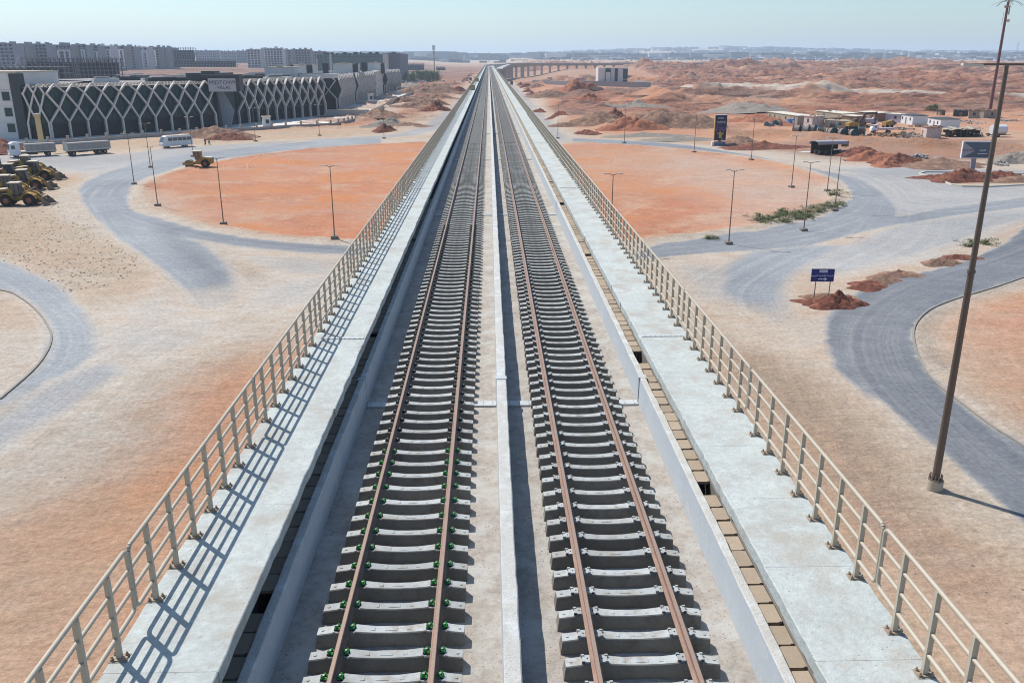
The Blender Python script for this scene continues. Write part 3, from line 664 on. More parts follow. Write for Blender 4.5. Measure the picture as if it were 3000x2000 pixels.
for tr in (0, 1):
    for k in range(-6, KMAX[tr] - 6):
        y = SY0 + SP * k + (.0 if tr == 0 else .33) + rs.uniform(-.02, .02)
        o = bpy.data.objects.new('railway_sleeper', SL); COL.objects.link(o); o.location = (cx[tr] + rs.uniform(-.012, .012), y, ZS)
        o.rotation_euler = (0, 0, rs.uniform(-.006, .006))
        if tr == 0: tag(o, 'pale concrete sleeper with green spring clips on the track beside the shaded parapet', 'sleeper', 'sleepers of the track with green clips')
        else: tag(o, 'pale concrete sleeper with bare grey fastening plates on the track beside the sunny walkway', 'sleeper', 'sleepers of the track with bare plates')
        if k < (62 if tr == 0 else 46):
            for rx in RX[tr * 2:tr * 2 + 2]:
                for s in (-1, 1):
                    q = bpy.data.objects.new('rail_clip' if tr == 0 else 'fastening_plate', (CLM if k < 14 else CLD) if tr == 0 else PADM); COL.objects.link(q); q.parent = o
                    q.location = (rx - cx[tr] + s * (.125 if tr == 0 else .135), 0, -.004); q.rotation_euler = (0, 0, math.pi if s > 0 else 0)
                    if tr == 0 and rs.random() < .0: pass
base = sleeper_mesh(); bv = np.array(base.v); nb = len(bv)
for tr in (0, 1):
    y0 = SY0 + SP * (KMAX[tr] - 6) + (.33 if tr else 0); n = int((YE - y0) / SP)
    simple = MB()
    for k in range(n): simple.cbox((cx[tr], y0 + k * SP, (ZS + ZF) / 2 - .01), (2.42, .28, ZS - ZF), taper=.98)
    o = simple.build('far_sleepers', [M_slp]); o['kind'] = 'stuff'; tag(o, 'distant run of concrete sleepers under the ' + ('shaded' if tr == 0 else 'sunny') + ' side track', 'sleepers')
    mt = MB()
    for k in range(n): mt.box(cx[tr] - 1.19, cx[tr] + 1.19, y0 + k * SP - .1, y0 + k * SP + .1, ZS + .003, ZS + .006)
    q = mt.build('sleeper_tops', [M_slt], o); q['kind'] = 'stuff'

# trough covers
def cover(x0, x1, z, n, y0, grp, lab, seed, skip=()):
    r = random.Random(seed); msh = []
    for q in range(4):
        m = MB(); ln = .495 - q * .014; w2 = (x1 - x0) / 2
        m.prism([(-w2, -ln/2), (w2 - .06, -ln/2), (w2 - .045, -ln/2 + .02), (w2, -ln/2 + .025), (w2, ln/2), (-w2 + .05, ln/2), (-w2 + .04, ln/2 - .02), (-w2, ln/2 - .02)], -.06, 0); msh.append(m.mesh('cover', [M_cov]))
    for k in range(n):
        if k in skip: continue
        o = bpy.data.objects.new('cable_trough_cover', r.choice(msh)); COL.objects.link(o)
        o.location = ((x0 + x1) / 2 + r.uniform(-.012, .012), y0 + k * .53 + r.uniform(-.012, .012), z + r.uniform(-.012, .006)); o.rotation_euler = (r.uniform(-.012, .012), r.uniform(-.01, .01), r.uniform(-.02, .02))
        tag(o, lab, 'trough cover', grp)
cover(4.295, 4.585, CAM_Z - 8.44, 190, 2.0, 'trough covers beside the sunny walkway', 'tan concrete cover slab lying over the cable trough between parapet and sunny walkway', 31, (26, 41, 42, 68, 95, 96, 114))
cover(-3.955, -3.67, CAM_Z - 8.44, 100, 2.0, 'trough covers beside the shaded parapet', 'concrete cover slab lying in the dark under the walkway edge beside the shaded parapet', 32, (19, 46, 75))
mt = MB(); r = random.Random(3)
y = 2.0 + .53 * 190
while y < YE: mt.box(4.30, 4.58, y, y + .57, CAM_Z - 8.5, CAM_Z - 8.44); y += .6
o = mt.build('far_trough_covers', [M_cov]); o['kind'] = 'stuff'; tag(o, 'distant run of tan trough cover slabs beside the sunny walkway', 'trough covers')

# railings
PITCH = 6.68
def railing_parts(detail):
    H = 1.29; lv = [.32, .645, .97]; L0 = .03; L1 = PITCH - .03; r = .034
    f = MB()
    def top(pts): f.path(pts, .036, 8 if detail else 5)
    if detail:
        arc = lambda cx_, cz_, a0, a1, rr=.1: [Vector((0, cx_ + rr * math.cos(a), cz_ + rr * math.sin(a))) for a in np.linspace(a0, a1, 5)]
        loop = arc(L0 + .1, H - .1, math.pi, math.pi / 2) + arc(L1 - .1, H - .1, math.pi / 2, 0) + arc(L1 - .1, lv[0] + .1, 0, -math.pi / 2) + arc(L0 + .1, lv[0] + .1, -math.pi / 2, -math.pi)
        f.path(loop + [loop[0]], .033, 8)
        for p in loop: f.tube(p - Vector((0, .001, .0)), p + Vector((0, .001, 0)), .033, .033, 8)
        for z in lv[1:]: f.tube((0, L0, z), (0, L1, z), .029, .029, 8)
    else:
        for z in lv + [H]: f.tube((0, L0, z), (0, L1, z), .032, .032, 4, caps=False)
        for y in (L0, L1): f.tube((0, y, lv[0]), (0, y, H), .032, .032, 4, caps=False)
    posts = [.67 + i * (PITCH - 1.34) / 6 for i in range(7)]
    return f, posts
def post_mesh(side):
    m = MB(); m.prism([(-.036,-.03),(.036,-.03),(.036,.03),(-.036,.03)], 0, 1.27)
    m.mi = 1; m.cbox((-.0, 0, .012), (.21, .15, .022))
    for a, b in ((-.08,-.052),(.08,-.052),(.08,.052),(-.08,.052)): m.tube((a, b, .02), (a, b, .075), .013, .013, 6); m.tube((a, b, .03), (a, b, .045), .024, .024, 6)
    m.mi = 2; m.cbox((.0, 0, .002), (.24, .19, .012))
    return m
M_grout = mat('rough grout', (.30,.26,.22), .95, .3, 8, bump=.01, bscale=40)
fD, ps = railing_parts(True); FD = fD.mesh('rail_frame', [M_rail]); PM = post_mesh(0).mesh('post', [M_rail, mat('rusty base plate', (.34,.26,.19), .7, .25, 9), M_grout])
fS, _ = railing_parts(False); allS = MB(); allS.add(fS.v, fS.f)
for y in ps: allS.prism([(-.03, y - .03), (.03, y - .03), (.03, y + .03), (-.03, y + .03)], 0, 1.27)
SM = allS.mesh('railing', [M_rail])
NP = int((YE - (-4)) / PITCH) + 1
for side, x, y0, lab, grp in ((-1, -5.077, 10.47, 'beige tubular railing panel on the outer edge of the walkway beside the shaded trough', 'railing panels of the shaded-trough walkway'),
                              (1, 5.696, 10.77, 'beige tubular railing panel on the outer edge of the wide sunny walkway', 'railing panels of the sunny walkway')):
    for k in range(-2, 148):  # 
        y = y0 + k * PITCH
        if y > YE: break
        if k < 18:
            e = thing('railing_panel', lab, 'railing', (x, y, ZK), 0, grp)
            o = bpy.data.objects.new('rail_frame', FD); COL.objects.link(o); o.parent = e; o.location.x = -side * 0
            for p in ps:
                o = bpy.data.objects.new('post', PM); COL.objects.link(o); o.parent = e; o.location = (0, p, 0); o.rotation_euler = (0, 0, 0)
        else:
            o = bpy.data.objects.new('railing_panel', SM); COL.objects.link(o); o.location = (x, y, ZK); tag(o, lab, 'railing', grp)
yy_ = 10.47 + PITCH * 148; fz = MB()
while yy_ < YE:
    for x in (-5.077, 5.696):
        for z in (.32, .645, .97, 1.29): fz.tube((x, yy_, ZK + z), (x, yy_ + PITCH, ZK + z), .032, .032, 4, caps=False)
        for q in range(7): fz.box(x - .03, x + .03, yy_ + q, yy_ + q + .06, ZK, ZK + 1.27)
    yy_ += PITCH
o = fz.build('far_railing', [M_rail]); o['kind'] = 'stuff'; tag(o, 'distant end of both railings where they run together', 'railing')
# two crates left on the far walkway
for yy in (238, 330):
    m = MB(); m.cbox((0, 0, .6), (1.2, 1.3, 1.2)); m.mi = 1; m.cbox((0, 0, 1.25), (1.3, 1.4, .1)); m.cbox((0, -.66, .6), (1.1, .06, 1.0))
    o = m.build('timber_crate', [mat('weathered timber', (.25,.17,.10), .9, .2, 2), mat('pale planks', (.45,.35,.25), .9, .2, 3)], None, (-4.35, yy, ZK))
    tag(o, 'brown timber crate on the walkway ' + ('nearer the camera' if yy < 300 else 'farther down the line'), 'crate', 'crates on the far walkway')

# curved branch viaduct
br = thing('branch_viaduct', 'curved grey viaduct on many piers branching off and crossing the desert', 'viaduct', (0, 0, 0))
BP = smooth_line([(9.5, 900), (16, 990), (28, 1085), (48, 1160), (80, 1245), (140, 1350), (232, 1475), (330, 1560), (480, 1640), (700, 1700)], 5)
def bz(y): return CAM_Z - 7.6 + 3.3 * float(sstep(900, 1100, np.array(y))) - 1.2 * float(sstep(1100, 1500, np.array(y)))
m = MB(); wl = MB(); prev = None
for i in range(len(BP) - 1):
    a = Vector((*BP[i], bz(BP[i][1]))); b = Vector((*BP[i + 1], bz(BP[i + 1][1])))
    e = (b - a).normalized() * .2
    m.beam(a - e + Vector((0, 0, -1.3)), b + e + Vector((0, 0, -1.3)), 9.6, .5); m.beam(a - e + Vector((0, 0, -2.4)), b + e + Vector((0, 0, -2.4)), 4.6, 1.7)
    d = (b - a).normalized(); n_ = Vector((d.y, -d.x, 0))
    for s in (-1, 1): wl.beam(a - e + n_ * 4.8 * s + Vector((0, 0, -.7)), b + e + n_ * 4.8 * s + Vector((0, 0, -.7)), .25, 1.5)
m.build('deck_girder', M_under, br); wl.build('parapet_wall', mat('branch parapet concrete', (.33,.31,.30), .9, .1, .3), br)
acc = 0
for i in range(len(BP) - 1):
    a = Vector((*BP[i], 0)); b = Vector((*BP[i + 1], 0)); l = (b - a).length; d = (b - a).normalized(); ang = math.atan2(d.y, d.x)
    while acc < l:
        p = a + d * acc; z = bz(p.y)
        q = MB(); q.cbox((0, 0, (z - 4.6 - 3) / 2), (1.8, 2.6, z - 4.6 + 3)); q.add([(-.9,-1.3,z-4.6),(.9,-1.3,z-4.6),(.9,1.3,z-4.6),(-.9,1.3,z-4.6),(-1,-3.2,z-3.25),(1,-3.2,z-3.25),(1,3.2,z-3.25),(-1,3.2,z-3.25)], [(0,1,5,4),(1,2,6,5),(2,3,7,6),(3,0,4,7),(4,5,6,7)])
        q.build('pier', M_under, br, (p.x, p.y, 0), ang); acc += 30.6
    acc -= l
# end of the straight track bends right
m = MB(); E = [(0.2, YE), (1.2, YE + 40), (6, YE + 85), (16, YE + 125), (32, YE + 160)]
for (x0, y0), (x1, y1) in zip(E[:-1], E[1:]):
    k = (y0 - YE) * .012; a = Vector((x0, y0, ZF - .2 + k * .6)); b = Vector((x1, y1, ZF - .2 + k * .6 + .3)); d = (b - a).normalized(); n_ = Vector((d.y, -d.x, 0))
    m.beam(a, b + d * .3, 12.6, .6); m.beam(a - Vector((0,0,1.2)), b - Vector((0,0,1.2)), 6.2, 2)
    for s in (-6.2, -3.6, 4, 6.4): m.beam(a + n_ * s + Vector((0,0,1)), b + d * .3 + n_ * s + Vector((0,0,1)), .3, 1.5 if abs(s) < 5 else 2.4)
m.build('curved_end_span', M_under, via)
for xx, yy in ((27, 1088), (43, 1150)):
    m = MB(); z = bz(yy); m.box(xx - 2.4, xx + 2.4, yy - 1.5, yy + 1.5, -2, z - 3.3); m.box(xx - 6, xx + 5, yy - 1.8, yy + 1.8, z - 4.6, z - 3.2)
    m.build('portal_pier', M_under, br)
# ------------------------------------------------------------------ buildings of the left side
M_glass = mat('dark teal glass', (.012,.045,.055), .3, .3, .25, spec=.35)
M_mull = mat('dark mullion', (.025,.03,.035), .5, .1, 2)
M_lat = mat('white lattice cladding', (.64,.58,.53), .7, .05, .6, stain=(.8, .55, .7, (.50,.46,.46)))
M_white = mat('off white wall', (.66,.64,.62), .8, .05, .3, stain=(.25, .52, .7, (.58,.56,.54)))
M_char = mat('charcoal cladding', (.05,.055,.06), .6, .15, .5)
M_beige = mat('beige roof decking', (.50,.43,.34), .9, .12, .6)
M_pave = mat('pale paving', (.66,.63,.57), .9, .08, .25, stain=(.3, .5, .65, (.55,.53,.49)))
M_grey = mat('plain grey concrete', (.36,.345,.335), .9, .12, .5)
M_shut = mat('dark shopfront', (.045,.04,.042), .6, .3, .4)

M_roofd = mat('dusty mall roof', (.33,.30,.28), .9, .25, .12, stain=(.1, .48, .6, (.12,.12,.13)))
mall = thing('shopping_centre', 'long low shopping centre with white diamond lattice over dark glass', 'building', (0, 0, 0))
def facade(a, b, n, parent, z0=0.0, hs=(4.5, 8.3, 12.2, 14.6), proj_=1.0, w_=.47):
    "glass wall from a to b with a folded diamond lattice of n bays in front (outer side is right of a->b)"
    a = Vector((*a, z0)); b = Vector((*b, z0)); d = (b - a); L_ = d.length; d.normalize(); o = Vector((d.y, -d.x, 0)); ang = math.atan2(d.y, d.x); bw = L_ / n
    m = MB(); g = hs[3] - 1.0
    m.box(0, L_, .0, .3, 3.9, g); m.mi = 1
    k = 0.
    while k < L_: m.box(k, k + .09, -.1, 0, 4.6, g - .4); k += bw / 4
    for z in (3.95, 8.1, g - .25): m.box(0, L_, -.16, 0, z, z + .55 if z < 5 else z + .25)
    m.build('glass_wall', [M_glass, M_mull], parent, a, ang)
    m = MB(); m.box(0, L_, 1.1, 1.4, 0, 3.9)
    for i in range(n + 1): m.mi = 1; m.box(i * bw - .35 if i else 0, min(L_, i * bw + .35), .1, 1.1, 0, 3.9)
    m.build('shopfront', [M_shut, M_char], parent, a, ang)
    def node(x, z, out=1.0): return Vector((x, -proj_ * out, z))
    q = MB()
    P0 = node(0, 0, .25); Y0 = node(0, hs[0], .55); Y1 = node(bw, hs[0], .55); X = node(bw / 2, hs[1], 1.35); J0 = node(0, hs[2], .8); J1 = node(bw, hs[2], .8); T = node(bw / 2, hs[3], .35)
    q.beam(node(0, -.1, .55), Y0 + Vector((0, 0, .15)), w_, .75, up=(0, -1, 0))
    for p_, r_ in ((Y0, X), (Y1, X), (X, J0), (X, J1), (J0, T), (J1, T)): q.beam(p_, r_, w_ * .82, .8, up=(0, -1, .0))
    q.beam(T + Vector((0, .1, 0)), T + Vector((0, 1.5, -.5)), w_ * 1.3, .55)
    q.cbox(X + Vector((0, -.05, 0)), (w_ * 1.3, .8, .7)); q.cbox(J0, (w_ * 1.1, .8, .7))
    me = q.mesh('lattice_bay', [M_lat]); last = None
    for i in range(n):
        ob = bpy.data.objects.new('lattice_bay', me); COL.objects.link(ob); ob.parent = parent; ob.location = a + d * (i * bw); ob.rotation_euler = (0, 0, ang)
    m = MB(); m.beam(node(0, -.1, .55), node(0, hs[0] + .15, .55), w_, .75, up=(0, -1, 0)); m.build('end_post', [M_lat], parent, b, ang)
    # dark parapet and sloping beige pergola behind the peaks
    m = MB(); m.box(0, L_, .3, 1.2, g - .1, g + .12); m.mi = 1
    k = 0.
    while k < L_ - .2:
        m.beam((k, .6, g + .15), (k + .8, 7.5, g + .9), .35, .12); k += 1.05
    for yy in (2.4, 4.6, 6.8): m.box(0, L_, yy, yy + .14, g + .2 + yy * .09, g + .34 + yy * .09)
    m.build('roof_pergola', [M_char, M_beige], parent, a, ang)
    return ang
g2 = lambda a, b: tuple(G(a, b)[:2])
A0 = g2(92.5, 409); A = g2(153, 407.7); B = g2(633, 375); C0 = g2(699, 364.7); E = g2(952, 338.5)
W1 = g2(990.6, 320); W2 = g2(1033.7, 304); W3 = g2(1041.6, 300); W4 = g2(1095.9, 288.1); W5 = g2(1102, 288.5); W6 = g2(1123, 275.4); W7 = g2(1129, 272); W8 = g2(1170.8, 265.8)
print('FACADE', A0, A, B, C0, E, W1, W2, W3, W4, W5, W6, W7, W8)
facade(A0, A, 2, mall); facade(A, B, 10, mall); facade(C0, E, 10, mall)
def block(poly, h, mt, name, parent, z0=-1):
    m = MB(); m.prism(poly, z0, h); return m.build(name, mt, parent)
def setback(p, q, dd, off):
    p = Vector((*p, 0)); q = Vector((*q, 0)); d = (q - p).normalized(); o = Vector((-d.y, d.x, 0))
    return [tuple((p + o * off)[:2]), tuple((q + o * off)[:2]), tuple((q + o * dd)[:2]), tuple((p + o * dd)[:2])]
for p, q in ((A0, A), (A, B), (C0, E)): block(setback(p, q, 110, 1.45), 13.4, [M_roofd], 'hall_block', mall)
# entrance recess with the big sign
ex = (B[0] + C0[0]) / 2
m = MB(); m.prism([(B[0] - 9, B[1] + 3.5), (B[0] + .2, B[1] + 3.5), (C0[0] - .3, C0[1] + .5), (C0[0] - 12, C0[1] + .5)], 0, 16.9); m.build('entrance_block', [M_char], mall)
fy = B[1] + 3.2; fa = GD(648, 366, fy); fb = GD(692, 366, fy)
m = MB(); w_ = fb.x - fa.x; m.prism([(0, 13.6), (w_ * .12, 13.6), (w_, 5.2), (w_ * .66, 0), (w_ * .2, 0)], fy - .8, fy - .2, 'y'); m.build('grey_fin_wall', [mat('blue grey render', (.24,.27,.30), .8, .05, .5)], mall, (fa.x, 0, 0))
ta = GD(588, 209, B[1] + 6); tb_ = GD(627, 209, B[1] + 6)
m = MB(); m.box(ta.x, tb_.x, B[1] + 6, B[1] + 12, 13, ta.z); m.build('lift_tower', [M_char], mall)
def text(body, size, mt, parent, loc, rot, ext=.03, name='lettering', align='CENTER', sx=1.0):
    c = bpy.data.curves.new(name, 'FONT'); c.body = body; c.size = size; c.extrude = ext; c.align_x = align; c.align_y = 'CENTER'; c.resolution_u = 3
    c.materials.append(mt); o = bpy.data.objects.new(name, c); COL.objects.link(o); o.location = loc; o.rotation_euler = rot; o.scale = (sx, 1, 1)
    me = bpy.data.meshes.new_from_object(o); COL.objects.unlink(o); bpy.data.objects.remove(o)
    o = bpy.data.objects.new(name, me); COL.objects.link(o); o.location = loc; o.rotation_euler = rot; o.scale = (sx, 1, 1)
    if parent: o.parent = parent
    return o
sg = MB(); sg.box(-4.3, 4.1, -.3, .3, -2.0, 2.0); SY = B[1] - 1.6; SP_ = GD(652, 249.5, SY)
sa_ = rad(8)
sgo = sg.build('sign_panel', [mat('pale sign panel', (.46,.44,.46), .6, .03, 1)], mall, (SP_.x, SY, SP_.z), sa_)
ml = mat('sign lettering grey', (.10,.09,.13), .5, .05, 1)
text('MIDTOWN', 1.75, ml, sgo, (.35, -.34, .7), (rad(90), 0, 0)); text('VILLAS', 1.35, ml, sgo, (.35, -.34, -.8), (rad(90), 0, 0))
m = MB(); m.box(SP_.x - 7.5, SP_.x + 5.2, SY + .6, SY + 5, SP_.z + 1.9, SP_.z + 3.2); m.box(SP_.x + 4.0, SP_.x + 5.2, SY + .6, SY + 5, SP_.z - 2, SP_.z + 1.9); m.build('entrance_canopy', [M_char], mall)
# plain white block at the near end
wb = thing('white_block', 'plain white block with small dark windows at the near end of the shopping centre', 'building')
wx, wy = G(84.5, 409)[:2]
m = MB(); m.box(wx - 60, wx - .6, wy + .3, wy + 24, -1, 17.7); m.build('wall', [M_white], wb)
m = MB(); m.box(wx - 2.6, wx, wy, wy + 3, -.5, 17.4); m.build('dark_corner', [M_char], wb)
for z in (10.9, 6.7, 2.5):
    for xx in (-4.3, -28, -34):
        m = MB(); m.box(-1.0, 1.0, -.12, .1, -1.15, 1.15); m.mi = 1; m.box(-1.08, 1.08, -.16, -.1, -1.25, -1.15); m.build('window', [M_glass, M_white], wb, (wx + xx, wy + .28, z + .6))
m = MB(); m.box(wx - 60, wx - .4, wy + .1, wy + 24.2, 17.7, 18.0); m.build('roof_edge', [M_beige], wb)
for z in (4.6, 8.9, 13.2): m = MB(); m.box(wx - 60, wx - 2.7, wy + .22, wy + .32, z, z + .05); m.build('wall_joint', [M_grey], wb)
# wing towards the horizon
wing = thing('mall_wing', 'receding row of lattice fronted shop blocks beyond the corner of the shopping centre', 'building')
def side(p, w_): return ((p[0] - w_, p[1] - .8), (p[0] - .2, p[1] - .8))
facade(*side(W1, 6.4), 1, wing); facade(W1, W2, 11, wing, proj_=1.5, w_=.5)
facade(*side(W3, 4.2), 1, wing); facade(W3, W4, 11, wing, proj_=1.5, w_=.5)
facade(*side(W7, 3.4), 1, wing); facade(W7, W8, 10, wing, proj_=1.5, w_=.5)
for p, q in ((W1, W2), (W3, W4), (W7, W8)): block(setback((p[0], p[1] + .4), q, 52, 1.45), 13.4, [M_roofd], 'shop_block', wing)
block([(W2[0] - 60, W2[1] - 2), (W2[0] - 4, W2[1] - 2), (W3[0] - 4, W3[1] + 2), (W3[0] - 60, W3[1] + 2)], 13.0, [M_char], 'dark_link', wing)
block([(W4[0] - 60, W4[1] - 2), (W4[0] - 5, W4[1] - 2), (W7[0] - 5, W7[1] + 2), (W7[0] - 60, W7[1] + 2)], 12.8, [M_char], 'dark_link', wing)
block([(E[0] - 60, E[1] - 1), (E[0] - 8, E[1] - 1), (W1[0] - 5, W1[1] + 4), (W1[0] - 60, W1[1] + 4)], 12.7, [M_char], 'dark_link', wing)
mm = MB(); mm.prism([(W5[0] - 4.5, W5[1]), W5, W6, (W6[0] - 4.5, W6[1])], 0, 14.5); mm.mi = 1
for z in (4.6, 8.9): mm.prism([(W5[0] - 4.5, W5[1] - .1), (W5[0] + .15, W5[1] - .1), (W6[0] + .15, W6[1] + .1), (W6[0] - 4.5, W6[1] + .1)], z, z + .25)
mm.build('banded_wall', [mat('beige banded cladding', (.53,.46,.41), .8, .05, .3), M_grey], wing)
# boxes on the roofs
def roofbox(px0, px1, yt, D, dep, h, lab, cats='roof plant room', dark=()):
    a = GD(px0, yt, D); b = GD(px1, yt, D); t = thing('roof_plant_room', lab, cats, (a.x, D, a.z - h))
    w_ = b.x - a.x; m = MB(); m.box(0, w_, 0, dep, 0, h); m.build('wall', [M_white], t)
    m = MB(); m.box(-.15, w_ + .15, -.15, dep + .15, h, h + .3); m.build('roof', [M_beige], t)
    for u, v in dark: m = MB(); m.box(u * w_, v * w_, -.12, .02, 0, h + .5); m.build('dark_panel', [M_char], t)
    m = MB(); m.box(w_ * .4, w_ * .6, .5, 2, h + .3, h + 1.1); m.build('vent', [M_beige], t)
roofbox(774, 862, 199, 372, 14, 4.8, 'long low white plant room on the roof behind the lattice front')
roofbox(849, 916, 192, 400, 12, 6.5, 'white plant room with two black panels on the mall roof', dark=((.0, .16), (.72, .98)))
roofbox(975, 1042, 189, 470, 14, 6, 'white plant room on the roof of the wing with black ends', dark=((-.45, -.2), (.86, 1.1)))
roofbox(1077, 1124, 186, 560, 14, 6, 'small white plant room on the far part of the wing roof', dark=((-.4, -.05), (.8, 1.05)))
r = random.Random(12)
for k in range(26):
    x = -100 - r.uniform(0, 60) + k * 1.2; y = 290 + r.uniform(0, 95) + k * 1.5
    w_ = r.uniform(3, 9); m = MB(); m.box(-w_, w_, -2, 2, 0, r.uniform(.6, 1.8)); m.mi = 1; m.box(-w_ * .8, w_ * .3, -1.6, 1.6, 1.8, 2.1)
    tag(m.build('roof_unit', [M_char if k % 3 else M_white, M_grey], None, (x, y, 13.41), .6), 'low ' + ('dark' if k % 3 else 'white') + ' plant unit lying on the flat roof behind the lattice peaks', 'roof unit', 'low plant units on the mall roof')
# forecourt, kerb wall with stubby posts
FW = [(-60,434),(0,432),(100,428),(187,421),(320,411),(430,403),(560,396),(700,384.5),(780,380),(852,375),(930,372),(980,369),(1010,363),(1040,355),(1080,341),(1120,322),(1160,300),(1190,287),(1215,274),(1237,264)]
FWW = [tuple(G(*p)[:2]) for p in FW]
inner = [W8, W4, W3, W2, W1, E, (E[0] - 3, E[1] - 1), C0, B, A, A0, (A0[0] - 70, A0[1])]
m = MB(); pts = [(x, y) for x, y in FWW] + inner
m.prism(pts, -.5, .14); o = m.build('forecourt', [M_pave]); struct(o); o['kind'] = 'structure'
bwall = thing('boundary_wall', 'low grey boundary wall with stubby concrete posts round the shopping centre forecourt', 'wall')
m = MB()
for a, b in zip(FWW[:-1], FWW[1:]):
    m.beam((*a, .35), (*b, .35), .3, 1.3)
m.build('plinth', [M_grey], bwall)
pm = MB(); pm.cbox((0, 0, .95), (.5, .5, 1.9)); pm.cbox((0, 0, 1.95), (.62, .62, .14)); pme = pm.mesh('post', [mat('post concrete', (.40,.35,.30), .9, .1, 1)])
acc = 0.; np_ = 0
for a, b in zip(FWW[:-1], FWW[1:]):
    a = Vector((*a, 0)); b = Vector((*b, 0)); l = (b - a).length; d = (b - a).normalized()
    while acc < l and np_ < 100:
        p = a + d * acc; o = bpy.data.objects.new('post', pme); COL.objects.link(o); o.parent = bwall; o.location = p; o.rotation_euler = (0, 0, math.atan2(d.y, d.x)); acc += 5.3 if p.y < 380 else 4.6; np_ += 1
    acc -= l
def lowwall(p, q, h, mt, lab):
    a = G(*p); b = G(*q); m = MB(); m.beam((a.x, a.y, h / 2), (b.x, b.y, h / 2), .6, h); m.mi = 1; m.beam((a.x, a.y, h + .08), (b.x, b.y, h + .08), .8, .12)
    tag(m.build('retaining_wall', mt), lab, 'wall', 'terrace walls on the forecourt')
MW = [M_grey, M_beige]
lowwall((958, 341), (1081, 341), 2.4, MW, 'grey terrace wall crossing the forecourt nearest the lattice corner')
lowwall((1043, 307), (1105, 306), 1.6, MW, 'second terrace wall on the forecourt, beside the white guard booth')
lowwall((1097, 291), (1163, 290), 1.4, MW, 'thin long terrace wall beyond the second guard booth')
lowwall((1138, 277), (1182, 276), 1.6, MW, 'short dark terrace wall near the far end of the forecourt')
lowwall((1170, 264), (1240, 264), 1.6, MW, 'farthest terrace wall closing the forecourt')
def booth(px, py, s, lab):
    p = G(px, py); t = thing('guard_booth', lab, 'booth', p, .3)
    m = MB(); m.cbox((0, 0, 1.3 * s), (2 * s, 2 * s, 2.6 * s)); m.build('wall', [M_white], t)
    m = MB(); m.cbox((0, 0, 2.7 * s), (2.4 * s, 2.4 * s, .2 * s)); m.build('roof', [M_beige], t)
    m = MB(); m.cbox((.2 * s, -1.02 * s, 1.5 * s), (.9 * s, .06, 1.0 * s)); m.build('window', [M_char], t)
booth(782, 373, 1.25, 'white guard booth standing before the lattice shopfronts'); booth(1085, 299.5, 1.5, 'white guard booth on the forecourt of the receding wing'); booth(1166, 270, 1.4, 'tiny guard booth at the far end of the forecourt')
p = G(122, 419); m = MB(); m.prism([(-.55,-.55),(.55,-.55),(.55,.55),(-.55,.55)], 0, 7.4); m.mi = 1; m.prism([(-.62,-.62),(.62,-.62),(.62,.62),(-.62,.62)], 7.4, 7.6)
t_ = m.build('stone_pillar', [mat('ochre stone', (.50,.38,.20), .9, .1, 1), M_white], None, p, .2); tag(t_, 'single square ochre pillar behind the block carrying truck', 'pillar')

# glass office block far down the line
off = thing('glass_office_block', 'large teal glass office block with a jagged unfinished roofline', 'building')
a = GD(934, 230, 900); b = GD(1136, 230, 900); zt = GD(1000, 160, 900).z
M_og = mat('teal curtain wall', (.05,.12,.14), .15, .2, .05, spec=.9)
m = MB(); m.box(a.x, b.x, 900, 955, -2, zt); m.build('glass_wall', [M_og], off)
m = MB(); m.box(b.x + .2, b.x + 13, 902, 990, -2, zt + 1); m.build('stone_wing', [mat('slate cladding', (.16,.16,.19), .7, .1, .2)], off)
m = MB(); m.box(b.x - 4, b.x + 1.5, 899, 901, -2, zt + .5); m.box(a.x - 1.2, a.x, 899, 930, -2, zt - 4); m.box(a.x + 12, a.x + 14, 899.3, 900, -2, zt); m.build('light_frame', [M_lat], off)
m = MB(); z = 3.
while z < zt: m.box(a.x, b.x, 899.7, 900, z, z + .35); z += 4.1
x = a.x
while x < b.x: m.box(x, x + .25, 899.6, 900, 0, zt); x += 4
m.build('mullion', [M_mull], off)
r = random.Random(4); m = MB()
for k in range(46): x = r.uniform(a.x, b.x + 11); m.box(x, x + r.uniform(.4, 3.5), 905 + k * .4, 912 + k * .4, zt, zt + r.uniform(.6, 2.6))
m.build('roof_machinery', [M_char], off)

